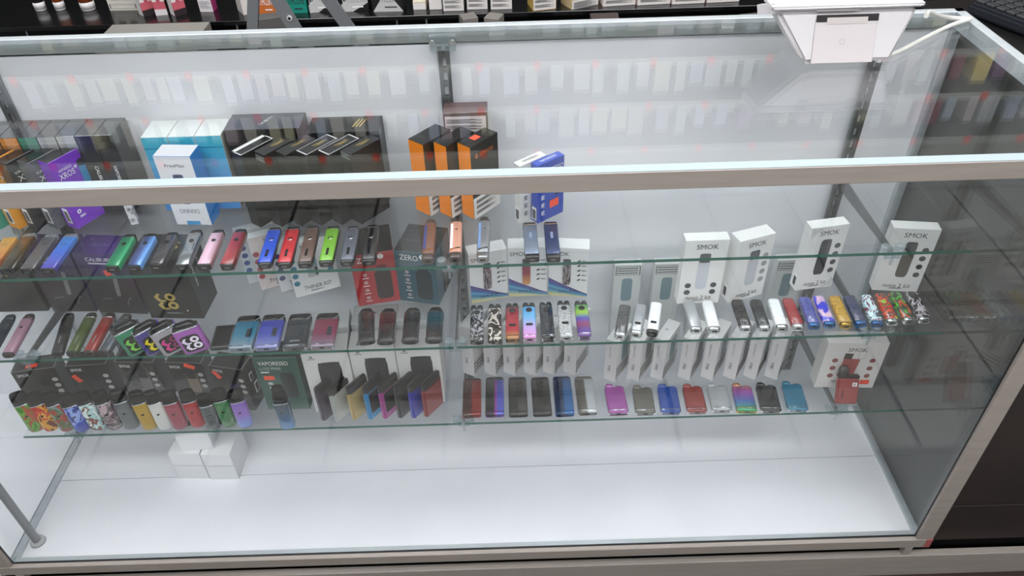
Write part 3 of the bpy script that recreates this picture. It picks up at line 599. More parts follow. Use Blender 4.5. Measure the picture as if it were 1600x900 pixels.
T(c, 'front', (w_/2, .122), (.034, .006), 'FreeMax', INK); K(c, 'front', (w_/2, .075), (.017, .06), 'round', M('#3c4a78', .25, .2), 'device_picture'); K(c, 'front', (w_/2, .096), (.019, .018), 'round', M('#8fa0c8', .2), 'device_picture'); T(c, 'front', (w_/2, .030), (.036, .009), 'ONNIX2', GREYINK); K(c, 'front', (w_/2, .005), (.024, .008), 'rect', M('#4aa0d8', .4), 'colour_tab')
# -- top shelf: black boxes
BK = M('#0f0f12', .35)
c = carton('large navy-black flat box at the back of the top shelf', (385, 300), (500, 300), .058, 1, {'all': BK, 'top': M('#1d2438', .2, 0, .6)}, None, h=.157, w=.130); c[0].location = (-.383, .399, wz); c[0].rotation_euler = (0, 0, 0)
T(c, 'top', (.066, .030), (.035, .007), 'CALIBURN', M('#b8b8bc', .5), 1.1)
c = carton('second black flat box with gold marks at the back of the top shelf', (385, 300), (500, 300), .056, 1, {'all': BK}, None, h=.147, w=.125); c[0].location = (-.243, .400, wz); c[0].rotation_euler = (0, 0, 0)
for q in range(3): K(c, 'top', (.082+.006*q, .03), (.002, .03), 'rect', GOLD, 'gold_mark', -.3)
for k, tx in enumerate((408, 441, 472, 503, 535, 566)):
    c = carton(f'black kit box with gold wordmark, number {["one", "two", "three", "four", "five", "six"][k]} from the left of the fanned row', (tx, 356-k*1.0), (tx+50, 325-k*1.0), .0255, 1, {'all': BK, 'top': M('#121214', .3)}, 'fanned black kit boxes', h=.146-.001*k, w=.069)
    if k > 0: T(c, 'top', (.040, .0125), (.028, .007), 'UWELL', GOLD, PI)
    if k in (0, 3, 4): K(c, 'top', (.0345, .0128), (.069, .0255), 'frame', M('#d0d0d0', .4), 'white_outline')
    if k == 0: K(c, 'top', (.0345, .0215), (.069, .008), 'rect', M('#d8d8d6', .5), 'white_flap')
    if k in (1, 5): K(c, 'left', (.014, .136), (.022, .010), 'lines', M('#8f9690', .5), 'fine_print')
    K(c, 'left', (.014, .06), (.003, .006), 'round', WHITEINK, 'small_mark')
# -- top shelf: three orange and black boxes, label box behind
for k, (C, tv) in enumerate((((673, 338), 226.6), ((706.7, 341), 229.5), ((741.7, 343), 231))):
    c = carton(f'black box with orange side, {["left", "middle", "right"][k]} of three, on the top shelf', C, (C[0]+40, C[1]-26), .036 if k == 0 else .030, 1, {'all': M('#12100c', .3), 'left': M('#ff8f12', .35, 0, .3), 'top': M('#0f0f0f', .3)}, 'black boxes with orange sides', top=tv)
    w_, h_ = c[1], c[3]
    K(c, 'front', (w_/2, .021), (w_, .042), 'rect', M('#dcd8d4', .5), 'warning_panel')
    for q in range(3): K(c, 'front', (w_*.45, .033-.011*q), (w_*.7, .006), 'lines', INK, 'fine_print', 0, .0004)
    K(c, 'left', (.017, .07), (.011, .011), 'diamond', WHITEINK, 'logo_mark')
    if k == 2:
        sticker(c, 'top', (.03, .017), (.016, .013)); T(c, 'front', (w_*.55, h_-.022), (.035, .007), 'GEEKVAPE', M('#d8702c', .5)); K(c, 'front', (w_*.2, h_-.022), (.006, .009), 'ring', M('#d8702c', .5), 'logo_mark')
c = carton('maroon-topped box with pale text label behind the orange boxes', (690, 320), (760, 319), .04, 1, {'all': M('#4a2c2c', .3, 0, .4), 'top': M('#5c4242', .25, 0, .5)}, None, h=.17, w=.076); c[0].location = (-.006, .412, wz); c[0].rotation_euler = (0, 0, 0)
K(c, 'front', (.038, .13), (.071, .066), 'rect', M('#d9cccc', .5), 'warning_panel')
for q in range(4): K(c, 'front', (.036, .154-.012*q), (.062, .008), 'lines', INK, 'fine_print', 0, .0004)
# -- top shelf: white and blue boxes on the right
for nm, C, R, h_ in (('white', (814, 350), (853, 331), '#dcdcda'), ('blue', (840, 350), (880, 331), '#2547b0')):
    c = carton(f'{nm} small kit box with wordmark, right end of the top shelf boxes', C, R, .0172, 1, {'all': M(h_, .35, 0, .3)}, 'pair of small kit boxes', h=.117)
    ink = WHITEINK if nm == 'blue' else INK; w_ = c[1]
    T(c, 'front', (w_*.52, .100), (w_*.86, .009), 'VAPORESSO', ink); T(c, 'front', (w_*.6, .085), (w_*.4, .006), 'coin', ink); T(c, 'top', (w_*.5, .0085), (w_*.6, .006), 'VAPORESSO', ink)
    barcode(c, 'left', (.0086, .018), (.011, .026))
    for q in range(3): K(c, 'front', (.012, .05-.016*q), (.008, .008), 'lines', ink, 'fine_print')
    if nm == 'blue': sticker(c, 'front', (w_*.62, .03), (.02, .015)); K(c, 'front', (w_*.75, .06), (.012, .03), 'round', M('#1a2450', .3), 'device_picture')
    else: K(c, 'front', (w_*.7, .05), (.012, .03), 'round', M('#8a8d92', .3), 'device_picture')
# -- middle shelf, left: dark kit boxes
DG = M('#2d2c2c', .3, 0, .4)
c = carton('dark grey box with gold wordmark at the far left of the middle shelf', (-52, 489), (76, 486), .07, 2, {'all': DG}, None, h=.118); T(c, 'front', (c[1]*.55, .09), (.06, .009), 'CALIBURN', GOLD)
for nm, C, R in (('left', (84, 487), (152, 487)), ('right', (156, 488), (231, 491))):
    c = carton(f'purple-topped dark box with silver pen picture, {nm} of two on the middle shelf', C, R, .055, 2, {'all': M('#3a2c58', .3, 0, .4), 'front': grad(['#2d2c2d', '#302e34', '#4a3a70'], 'Z', 0, .14, .3)}, 'purple-topped dark boxes', h=.142)
    w_ = c[1]
    T(c, 'front', (w_*.5, .128), (w_*.55, .008), 'CALIBURN', WHITEINK); K(c, 'front', (w_*.5, .119), (w_*.5, .003), 'lines', WHITEINK, 'fine_print')
    K(c, 'front', (w_*.62, .07), (.008, .055), 'round', M('#8a8a8c', .3, .4), 'device_picture', -.15); K(c, 'front', (w_*.3, .035), (.018, .006), 'swoosh', M('#8c8c90', .3), 'swirl'); K(c, 'front', (w_*.75, .03), (.02, .012), 'swoosh', M('#6c6c70', .3), 'swirl', .7)
    T(c, 'top', (w_*.5, .025), (w_*.5, .007), 'LEGACY', M('#6a6090', .4))
    if nm == 'right': sticker(c, 'front', (w_*.55, .098), (.012, .012), .3)
c = carton('black box with gold interlocking emblem on the middle shelf', (237, 497), (319, 498), .075, 2, {'all': M('#262627', .35, 0, .3)}, None, h=.140)
w_ = c[1]; glyph(c[0], c[4]['front'], (w_*.42, .042), .040, GOLD, GOLD); T(c, 'right', (.02, .09), (.05, .006), 'CALIBURN', WHITEINK, -PI/2); T(c, 'right', (.045, .1), (.04, .005), 'KOKO', WHITEINK, -PI/2); T(c, 'top', (w_*.72, .04), (.016, .022), 'S', GOLD)
K(c, 'front', (w_*.75, .02), (.003, .003), 'disc', WHITEINK, 'small_mark'); K(c, 'front', (w_*.5, .014), (.03, .003), 'lines', GREYINK, 'fine_print')
# -- middle shelf: fanned white kit boxes
for k, (C, h_, dm) in enumerate((((389, 444), '#dfe3e6', '#3a4a90'), ((409, 454), '#e6d8d6', '#b04a50'), ((440, 457), '#dfe0e4', '#4a4a78'), ((463, 466), '#e6e8e8', '#2f8098'))):
    c = carton(f'white thin kit box with {["indigo", "red", "plum", "teal"][k]} dots in the fanned row on the middle shelf', C, (C[0]+70, C[1]-18.5), .018, 2, {'all': M('#dcdfe0', .45), 'front': M(h_, .45)}, 'fanned white kit boxes', h=.124)
    w_ = c[1]
    for q in range(4): K(c, 'front', (.0085, .085-.0175*q), (.0115, .0115), 'disc', M(dm, .4), 'printed_dot')
    for q in range(2): K(c, 'front', (w_-.012, .068-.0175*q), (.0115, .0115), 'disc', M(dm, .4), 'printed_dot')
    K(c, 'front', (w_*.48, .065), (.020, .05), 'rect', grad([dm, '#c8c8c8'], 'Y', .5, -.5, .3), 'device_picture'); K(c, 'front', (w_*.56, .053), (.005, .018), 'rect', INK, 'device_picture', 0, .0004)
    T(c, 'front', (w_*.52, .018), (w_*.6, .009), 'THINER KIT', INK); T(c, 'front', (w_*.52, .112), (w_*.4, .008), 'SMOK', INK); K(c, 'front', (w_*.5, .009), (w_*.3, .003), 'lines', GREYINK, 'fine_print')
# -- middle shelf: red and teal kit boxes
for nm, C, R, h_, dp in (('red', (561, 479), (626, 469), '#a82a32', 0), ('teal', (626, 469), (687, 477), '#2b5562', 0)):
    c = carton(f'{nm} kit box with large white wordmark on the middle shelf', C, R, .036, 2, {'all': M(h_, .35, 0, .2), 'top': M('#1d1e20', .25, 0, .5)}, 'pair of kit boxes with dark tops', h=.119)
    w_ = c[1]
    T(c, 'front', (w_*.36, .106), (w_*.45, .012), 'ZERO', WHITEINK); K(c, 'front', (w_*.69, .110), (.011, .011), 'disc', WHITEINK, 'badge'); T(c, 'front', (w_*.69, .110), (.005, .007), '2', M(h_, .4))
    K(c, 'front', (w_*.68, .045), (.030, .068), 'round', M('#3a3032', .25) if nm == 'red' else M('#24343a', .25), 'device_picture'); K(c, 'front', (w_*.68, .084), (.018, .014), 'round', M('#6a2a30', .25) if nm == 'red' else M('#30363e', .25), 'device_picture', 0, .0003)
    for q in range(4): K(c, 'front', (w_*.27, .072-.018*q), (.007, .007), 'ring', M('#c8b8b8', .5), 'badge'); K(c, 'front', (w_*.27, .064-.018*q), (.012, .0012), 'rect', WHITEINK, 'fine_print')
    b2 = carton(f'black-topped box standing behind the {nm} kit box', C, R, .05, 2, {'all': M('#18181a', .25, 0, .4)}, 'black boxes behind the kit boxes', h=.117)
    yw = c[0].rotation_euler.z; b2[0].location.x += -math.sin(yw)*.0385; b2[0].location.y += math.cos(yw)*.0385
# -- middle shelf: white kit boxes with coloured wave
for k, (C, R, dm) in enumerate((((737, 474), (794, 463), '#4a3f44'), ((795.5, 462.5), (855, 461), '#8e3440'), ((857, 461), (917, 464), '#3a3634'))):
    c = carton(f'white kit box with blue wave, {["left", "middle", "right"][k]} of three, on the middle shelf', C, R, .030, 2, {'all': M('#e2e2e1', .45)}, 'white kit boxes with wave', h=.114)
    w_ = c[1]
    for q, (wh, wc) in enumerate(((.044, '#5a4c86'), (.036, '#3c62a0'), (.029, '#5a9cc0'), (.022, '#3f7fa8'), (.015, '#7fb0b0'), (.009, '#c9c294'))):
        K(c, 'front', (w_/2, wh/2), (w_, wh), 'wave', M(wc, .4), 'printed_wave', 0, .00012*q)
    K(c, 'front', (w_*.46, .056), (.015, .054), 'round', camo([dm, '#9a9094', dm], 3) if k != 1 else grad(['#d8a060', dm, dm], 'Y', -.5, .5), 'device_picture', 0, .0012); K(c, 'front', (w_*.46, .084), (.014, .012), 'round', M('#2a282a', .3), 'device_picture', 0, .0016)
    T(c, 'front', (w_*.28, .100), (w_*.46, .009), 'SMOK', INK); T(c, 'front', (w_*.5, .014), (w_*.5, .008), 'novo 4 kit', M('#20304f', .5), .05).location.y -= .0012
    for q in range(5): K(c, 'front', (w_*.76, .085-.011*q), (.006, .005), 'diamond', INK, 'pictogram'); K(c, 'front', (w_*.9, .085-.011*q), (.010, .003), 'lines', GREYINK, 'fine_print')
# -- middle shelf: plain white kit boxes, right half
for k, (C, R, hh, dm) in enumerate((((1057, 475), (1122, 472.5), .146, '#c9ccd4'), ((1137.5, 473.7), (1190, 459.5), .142, '#bfc4ca'), ((1242, 454.7), (1298, 447), .145, '#3a3a40'), ((1362, 453), (1432, 457), .144, '#5a564f'))):
    nm = ['pale stick picture, leftmost', 'pale dotted picture, second', 'black stick picture, third', 'dark grey stick picture, rightmost'][k]
    c = carton(f'white kit box with {nm} of four on middle shelf', C, R, .024 if k != 1 else .030, 2, {'all': M('#e6e5e3', .45)}, 'plain white kit boxes', h=hh)
    w_ = c[1]
    T(c, 'front', (w_*.52, hh*.9), (w_*.5, .0105), 'SMOK', INK)
    K(c, 'front', (w_*.5, hh*.52), (.021, hh*.56), 'round', M(dm, .3), 'device_picture'); K(c, 'front', (w_*.5, hh*.73), (.0195, hh*.14), 'round', M('#4a4a4c', .3), 'device_picture', 0, .0004)
    dots = [(.2, .3), (.2, .19), (.8, .3), (.8, .19)] if k == 0 else [(.83, .68-.13*q) for q in range(4)]
    for a, b in dots: K(c, 'front', (w_*a, hh*b), (.0115, .0115), 'disc', M('#4a4c4e', .5) if k != 1 else M('#9a9c9e', .5), 'printed_dot')
    T(c, 'front', (w_*.5, hh*.1), (w_*.6, .0095), 'novo 2 kit', INK); K(c, 'front', (w_*.5, hh*.055), (w_*.3, .0025), 'lines', GREYINK, 'fine_print')
    if k in (1, 2): barcode(c, 'left', (.014, .02), (.012, .026))
    if k == 2:
        for a in range(5):
            for b in range(5-a): K(c, 'front', (.004+.004*a, hh-.005-.004*b), (.0018, .0018), 'rect', M('#6a6c70', .5), 'printed_dot'); K(c, 'front', (w_-.004-.004*a, .005+.004*b), (.0018, .0018), 'rect', M('#6a6c70', .5), 'printed_dot')
# -- bottom shelf: black kit boxes
for k, (C, R, st_) in enumerate((((56, 646), (121, 637), ('top', .035, .012, .1)), ((136, 636), (197, 632), ('front', .012, .083, -1.1)), ((209, 629), (267, 630), None), ((285, 630), (339, 631.5), ('front', .047, .109, -.4)), ((350, 635), (400, 642), ('front', .012, .095, -1.0)))):
    nm = ['first', 'second', 'third, patterned,', 'fourth', 'fifth'][k]
    c = carton(f'black kit box, {nm} from the left of the row on the bottom shelf', C, R, .040, 3, {'all': M('#2c2b2b', .3, 0, .4)} if k != 2 else {'all': M('#2c2b2b', .3, 0, .4), 'front': weave('#2a2928', '#3c3a38', 90)}, 'black kit boxes on the bottom shelf', h=.117)
    w_ = c[1]
    K(c, 'top', (w_/2, .02), (w_, .040), 'frame', M('#7a7a78', .5), 'edge_line'); T(c, 'front', (w_*.24, .106), (.022, .0075), 'SMOK', WHITEINK)
    K(c, 'front', (w_*.6, .065), (.022, .06), 'round', M(['#3a3a3e', '#34343c', '#7a7876', '#8a7a68', '#3a3458'][k], .3), 'device_picture'); K(c, 'front', (w_*.6, .085), (.020, .022), 'round', M('#262628', .3), 'device_picture', 0, .0004)
    for q in range(3): K(c, 'front', (w_*.87, .086-.016*q), (.011, .010), 'disc', M('#bcbcb8', .5), 'printed_dot')
    if k == 4: barcode(c, 'right', (.02, .08), (.011, .02)); barcode(c, 'right', (.028, .045), (.014, .028))
    if st_: sticker(c, st_[0], (st_[1], st_[2]), (.021, .010), st_[3])
c = carton('dark green kit box with white wordmark on the bottom shelf', (420, 640), (485, 639), .045, 3, {'all': M('#2c5548', .35, 0, .2), 'right': M('#22443a', .35), 'top': M('#1f3a34', .35)}, None, h=.147)
w_ = c[1]
T(c, 'front', (w_*.44, .131), (w_*.68, .010), 'VAPORESSO', WHITEINK); T(c, 'front', (w_*.34, .117), (w_*.48, .008), 'LUXE PM40', M('#b8c8c0', .5)); K(c, 'front', (w_*.2, .107), (.016, .003), 'rect', WHITEINK, 'underline')
sticker(c, 'front', (w_*.26, .092), (.020, .011)); K(c, 'front', (w_*.68, .07), (.028, .07), 'round', M('#1f2c2c', .3), 'device_picture')
for q in range(5): K(c, 'front', (w_*.26, .076-.012*q), (.010, .006), 'lines', WHITEINK, 'fine_print')
# -- bottom shelf: white boxes with dark slab pictures, second row behind
for k, (C, R) in enumerate((((494, 644), (562, 638)), ((563, 634), (630, 631)), ((631, 630), (696, 627)))):
    c = carton(f'white box with dark slab picture, {["left", "middle", "right"][k]} of three on the bottom shelf', C, R, .050, 3, {'all': M('#dcdad8', .5)}, 'white boxes with slab picture', h=.162-.003*k)
    w_, h_ = c[1], c[3]
    K(c, 'front', (w_*.55, h_*.45), (w_*.5, h_*.78), 'round', M('#2f2e33', .35), 'device_picture'); K(c, 'front', (w_*.55, h_*.81), (w_*.46, h_*.05), 'rect', M('#232226', .35), 'device_picture', 0, .0004)
    K(c, 'front', (w_*.2, h_*.94), (.006, .005), 'ring', INK, 'logo_mark'); K(c, 'front', (w_*.2, h_*.905), (.014, .002), 'rect', GREYINK, 'fine_print'); K(c, 'top', (w_*.2, .012), (.006, .006), 'ring', INK, 'logo_mark')
    b2 = carton(f'plain white box in the second row behind the {["left", "middle", "right"][k]} slab-picture box', C, R, .055, 3, {'all': M('#d6d6d6', .5)}, 'plain white boxes in the second row', h=.17)
    yw = c[0].rotation_euler.z; b2[0].location.x += -math.sin(yw)*.058; b2[0].location.y += math.cos(yw)*.058
    K(b2, 'top', (w_*.5, .03), (.006, .006), 'ring', INK, 'logo_mark')
# -- bottom shelf: rows of narrow white boxes turned sideways
def narrow(label, C, k, n, win, h, group, mm):
    c = carton(label, C, (C[0]+30, C[1]-30), mm[1], 3, {'all': M('#d9d6d5', .5)}, group, h=h, w=.066, yaw=mm[0])
    T(c, 'left', (.010, h*.72), (.034, .0045), 'vaporesso', GREYINK, -PI/2); T(c, 'left', (.011, h*.3), (.018, .006), 'MK', INK, -PI/2)
    K(c, 'front', (.033, .024), (.062, .034), 'frame', INK, 'warning_frame'); 
    for q in range(3): K(c, 'front', (.031, .033-.009*q), (.05, .004), 'rect', INK, 'fine_print')
    if win: K(c, 'front', (.036, h*.64), (.028, h*.5), 'round', M(['#5a7a84', '#4a5052'][k % 2], .3), 'device_picture')
    K(c, 'top', (.033, .016), (.006, .006), 'ring', GREYINK, 'logo_mark')
names8 = ['first', 'second', 'third', 'fourth', 'fifth', 'sixth', 'seventh', 'eighth']
for k, C in enumerate(((741.7, 589), (775, 588.5), (805, 588), (836.7, 588), (866.7, 587.5), (899, 587))):
    narrow(f'narrow white box, {names8[k]} from the left of the six below the twin-horned vapes', C, k, 6, False, .136, 'six narrow white boxes', (1.06, .0275))
for k, C in enumerate(((960.6, 598), (997.5, 597), (1034, 596), (1077, 595.5), (1112.7, 595.5), (1148, 594.5), (1180, 594.5), (1213, 594.5))):
    narrow(f'narrow white box, {names8[k]} from the left of the eight on the right bottom shelf', C, k, 8, True, .112, 'eight narrow white boxes', (.98, .0265))
# white boxes leaning at the very back of the bottom shelf
for k, u in enumerate((975, 1035, 1096, 1216)):
    p0 = aty(u, 470, .436)
    c = carton(f'white box with printed notice at the back of the bottom shelf, {["far left", "left", "right", "far right"][k]} of four', (u-25, 600), (u+25, 600), .022, 3, {'all': M('#d4d6d4', .5)}, 'white boxes with notice at the back', h=.205, w=.056)
    c[0].location = (p0.x-.028, .422, ZS[3]); c[0].rotation_euler = (0, 0, 0)
    K(c, 'front', (.028, .190), (.050, .022), 'frame', INK, 'warning_frame')
    for q in range(3): K(c, 'front', (.027, .196-.006*q), (.042, .002), 'rect', INK, 'fine_print')
    K(c, 'front', (.028, .14), (.022, .06), 'round', M('#6d8c94', .3), 'device_picture')
# -- bottom shelf: white box with red device picture and the red pod in front
c = carton('white box with red pod picture at the right of the bottom shelf', (1272, 605), (1363, 606), .034, 3, {'all': M('#dedad6', .5)}, None, h=.125)
w_, h_ = c[1], c[3]
T(c, 'front', (w_*.52, h_*.85), (.036, .010), 'SMOK', INK); K(c, 'front', (w_*.46, h_*.46), (.032, .05), 'rect', M('#a84a48', .4), 'device_picture', -.08); K(c, 'front', (w_*.4, h_*.71), (.016, .016), 'rect', M('#3a3230', .4), 'device_picture', -.08)
for q in range(3):
    for a in (.2, .82): K(c, 'front', (w_*a, h_*(.62-.17*q)), (.0115, .0115), 'disc', M('#8a4a48', .4), 'printed_dot')
T(c, 'front', (w_*.32, h_*.15), (.018, .006), 'NFIX', INK); sticker(c, 'front', (w_*.82, h_*.14), (.018, .012)); K(c, 'front', (w_*.62, h_*.74), (.014, .02), 'frame', GREYINK, 'lanyard_picture')
A = at(1324, 637, ZS[3])
r = tag(empty('pod_vape', (A.x-.002, A.y+.003, ZS[3]), -.06, -.42), 'red pod vape with black top leaning before the white box', 'vape')
bm = bmesh.new(); add_box(bm, (-.021, 0, .004), (.021, .012, .060)); bmesh.ops.bevel(bm, geom=bm.edges[:], offset=.003, segments=2, affect='EDGES'); bo = obj('body', bm, M('#9a4644', .35, .1, .3), r)
bm = bmesh.new(); add_box(bm, (-.021, .0, .059), (.021, .012, .066)); bmesh.ops.bevel(bm, geom=bm.edges[:], offset=.002, segments=1, affect='EDGES'); obj('collar', bm, BLACK, r)
obj('mouthpiece', loft([(0, .0095, .006, 0), (.010, .0095, .006, 0), (.018, .008, .004, 0), (.020, .006, .002, 0)], 16, 4), M('#37322f', .25), r).matrix_basis = Matrix.Translation((-.010, .006, .064)) @ Matrix.Rotation(PI/2, 4, 'X')
bm = bmesh.new(); add_box(bm, (-.022, -.001, 0), (.022, .013, .006)); bmesh.ops.bevel(bm, geom=bm.edges[:], offset=.0015, segments=1, affect='EDGES'); obj('clear_base', bm, CLEARP, r)
fr = (Vector((0, 0, 0)), X, Z); decal(bo, fr, (.012, .047), (.009, .008), unit('rect'), WHITEINK, 'white_sticker'); decal(bo, fr, (.012, .047), (.005, .004), unit('lines'), INK, 'fine_print', lift=.0004); decal(bo, fr, (-.01, .026), (.003, .018), unit('round'), M('#5a2624', .3), 'slot')
# -- deck: stack of plain white boxes
for k, (C, R, nm) in enumerate((((281, 748), (328, 748), 'left'), ((329.5, 749), (374, 749), 'right'))):
    c = carton(f'plain white carton, lower {nm} of the small stack on the white deck', C, R, .075, 1, {'all': M('#e4e4e6', .5)}, 'plain white cartons on the deck', h=.083 if k == 0 else .082, z=0)
    K(c, 'front', (c[1]*.5, .045), (c[1], .0006), 'rect', GREYINK, 'lid_seam')
    if k == 0: lx, ly = c[0].location.x, c[0].location.y; K(c, 'top', (.012, .05), (.012, .01), 'disc', GREYINK, 'printed_dot')
bm = bmesh.new(); add_box(bm, (0, 0, 0), (.066, .06, .044)); bmesh.ops.bevel(bm, geom=bm.edges[:], offset=.0006, segments=1, affect='EDGES')
o = obj('carton', bm, M('#e8e8ea', .5)); o.location = (lx+.026, ly+.006, .0835); o.rotation_euler = (0, 0, .05); tag(o, 'plain white carton on top of the small stack on the deck', 'box', 'plain white cartons on the deck')
decal(o, (Vector((0, 0, .044)), X, Y), (.02, .035), (.014, .018), unit('disc'), M('#7a7c80', .5), 'printed_dot')

# ------------------------------------------------------------------ printer, cable and keyboard on the counters
HT = H-.001
def frust(name, bot, top_, z0, z1, mat, parent, bev=.004):
    bm = bmesh.new(); A = [bm.verts.new((x, y, z0)) for x, y in bot]; B = [bm.verts.new((x, y, z1)) for x, y in top_]
    bm.faces.new(A[::-1]); bm.faces.new(B)
    for i in range(4): bm.faces.new((A[i], A[(i+1) % 4], B[(i+1) % 4], B[i]))
    bmesh.ops.bevel(bm, geom=bm.edges[:], offset=bev, segments=3, affect='EDGES')
    for f in bm.faces: f.smooth = f.calc_area() < .0004
    return obj(name, bm, mat, parent)
PW = M('#cbc7c8', .35, 0, .1)
pb0, pb1 = at(1252, 103, HT), at(1392, 103, HT); zt = .922
pt0, pt1 = at(1207, 12, zt), at(1444, 14, zt); pb1.y = pb0.y = (pb0.y+pb1.y)/2; pt0.y = pt1.y = (pt0.y+pt1.y)/2
pr = tag(empty('printer', (pb0.x, pb0.y, HT+.003)), 'compact white printer with tapered front standing on the glass top', 'printer')
def pl(p): return (p.x-pb0.x, p.y-pb0.y)
b0, b1, t0, t1 = pl(pb0), pl(pb1), pl(pt0), pl(pt1); hp = zt-HT-.003
frust('body', [b0, b1, (b1[0]-.004, .09), (b0[0]+.004, .095)], [t0, t1, (t1[0]+.002, .105), (t0[0]-.002, .11)], .001, hp, PW, pr, .007)
frust('lid', [(t0[0]-.003, t0[1]-.003), (t1[0]+.003, t1[1]-.003), (t1[0]+.003, .106), (t0[0]-.003, .112)], [(t0[0]-.008, t0[1]-.006), (t1[0]+.007, t1[1]-.006), (t1[0]+.006, .106), (t0[0]-.008, .112)], hp-.001, hp+.006, M('#d2cfd0', .35, 0, .1), pr, .003)
ax0 = t0[0]-.016
bm = bmesh.new(); bar(bm, (ax0+.020, t0[1]+.004, hp+.002), (ax0+.006, t0[1]+.034, hp-.010), .010, .014); obj('lid_flap', bm, PW, pr)
# front face frame: u across, v up along the sloped front
o_ = Vector((b0[0], b0[1], .001)); u_ = (Vector((b1[0], b1[1], .001))-o_); wb_ = u_.length; u_.normalize()
mid_t = (Vector((t0[0], t0[1], hp))+Vector((t1[0], t1[1], hp)))/2; mid_b = (Vector((b0[0], b0[1], .001))+Vector((b1[0], b1[1], .001)))/2
v_ = (mid_t-mid_b); v_ = v_-u_*v_.dot(u_); hv = v_.length; v_.normalize()
ff = (o_, u_, v_)
dm = wb_*.41; dw = wb_*.69
decal(pr, ff, (dm+.003, hv*.41), (dw+.0016, hv*.80), unit('rect'), M('#a9a4a4', .5), 'door_gap'); decal(pr, ff, (dm+.003, hv*.41), (dw, hv*.785), unit('rect'), M('#c6bfbf', .4), 'tray_door', lift=.0006)
decal(pr, ff, (dm+.004, hv*.83), (dw*1.01, hv*.13), unit('rect'), M('#1d1817', .5), 'paper_slot', lift=.0008); decal(pr, ff, (dm+.004, hv*.785), (dw*.66, hv*.12), unit('rect'), M('#beb6b3', .4), 'slot_tongue', lift=.0012)
decal(pr, ff, (dm, hv*.40), (.010, .010), unit('ring'), M('#bdb6b6', .4), 'emblem', lift=.0012)
decal(pr, ff, (dm-.012, hv*.975), (.062, .0022), unit('rect'), M('#8d8888', .4), 'lid_grip', lift=.003)
for x, y in ((b0[0]+.012, .012), (b1[0]-.012, .012), (b0[0]+.012, .08), (b1[0]-.012, .08)):
    bm = bmesh.new(); cyl(bm, (x, y, -.003), .005, .0045, 12); obj('foot', bm, M('#d6d4d4', .5), pr)
pts = [at(1438, 17, .905), at(1452, 19, .895), at(1466, 24, .878), at(1485, 28, .858), at(1508, 29, .853), at(1516, 29.5, .852), at(1508, 32, .8515), at(1480, 42, .8500), at(1440, 62, .8485), at(1400, 82, .8485), at(1372, 96, .8485)]
pts[0].y = pb0.y+.03; pts[-1] = Vector((pb0.x+.115, pb0.y+.02, .8487))
tag(obj('power_cable', tube(smooth_path(pts), .0034), M('#d4d3cc', .45)), 'white cable looping from the printer over the glass top corner', 'cable')
kb = tag(empty('keyboard', (.950, .575, .7965), -1.166), 'black keyboard lying on the dark counter at right', 'keyboard')
bm = bmesh.new(); add_box(bm, (-.012, 0, 0), (.30, .13, .02)); bmesh.ops.bevel(bm, geom=bm.edges[:], offset=.005, segments=2, affect='EDGES'); obj('base', bm, M('#22252c', .4), kb)
bm = bmesh.new(); add_box(bm, (-.0085, -.0085, 0), (.0085, .0085, .006)); bmesh.ops.bevel(bm, geom=bm.edges[:], offset=.0015, segments=1, affect='EDGES'); key_me = mesh_of(bm, 'key'); key_me.materials.append(M('#2b2c2f', .5))
for i in range(14):
    for j in range(5):
        o = obj('key', key_me, None, kb); o.location = (.002+.0205*i, .020+.022*j, .0195)

# ------------------------------------------------------------------ shelves on the wall behind
BLK = M('#0b0b0c', .25, 0, .4)
boxobj('wall_panel', (-2.0, 1.47, FLOOR), (2.2, 1.50, 1.06), M('#0a0a0b', .6))['kind'] = 'structure'
SZ = .592
ws = tag(empty('wall_shelf', (0, 1.22, SZ)), 'black glossy wall shelf of vape juice and cartons behind the case', 'shelf')
boxobj('board', (-1.5, 0, -.012), (1.6, .25, 0), BLK, ws, .001)
for x in (-1.155, -.178, -.10, .405, -.60): 
    bm = bmesh.new(); add_box(bm, (x-.002, -.004, -.03), (x+.002, 0, -.010)); obj('shelf_clip', bm, CHROME, ws)
ls = tag(empty('lower_shelf', (0, 1.0, .40)), 'low black shelf holding spare cartons in the dark', 'shelf'); boxobj('board', (-1.5, 0, -.03), (1.6, .46, 0), M('#0a0a0a', .7), ls); boxobj('plinth', (-1.5, .04, FLOOR-.40), (1.6, .46, -.03), M('#0a0a0a', .8), ls)
def bottle(label, u, v, rad, body, band):
    p = at(u, v, SZ); r = tag(empty('juice_bottle', (p.x, p.y+rad, SZ)), label, 'bottle', 'juice bottles on the wall shelf')
    def turn(prof, nm, m, n=18):
        bm = bmesh.new(); R_ = []
        for rr, z in prof: R_.append([bm.verts.new((rr*math.cos(2*PI*i/n), rr*math.sin(2*PI*i/n), z)) for i in range(n)])
        for A, B in zip(R_, R_[1:]):
            for i in range(n): f = bm.faces.new((A[i], A[(i+1) % n], B[(i+1) % n], B[i])); f.smooth = True
        bm.faces.new(R_[0][::-1]); bm.faces.new(R_[-1]); return obj(nm, bm, m, r)
    turn([(rad*.9, 0), (rad, .003), (rad, .075), (rad*.5, .09), (rad*.5, .095)], 'flask', M('#d8d4d0', .3), 18)
    turn([(rad*1.02, .006), (rad*1.02, .024)], 'white_band', M('#dcd8d6', .5)); turn([(rad*1.015, .024), (rad*1.015, .068)], 'label', M(body, .4)); turn([(rad*.55, .095), (rad*.5, .118)], 'cap', M(band, .4))
bottle('dark labelled juice bottle, leftmost on the wall shelf', 61, 19, .015, '#2a2626', '#1a1a1a')
bottle('orange labelled narrow juice bottle, second on the wall shelf', 92, 18, .014, '#b85a2c', '#1a1a1a')
bottle('orange labelled wide juice bottle, third on the wall shelf', 135, 19, .019, '#a04a22', '#1a1a1a')
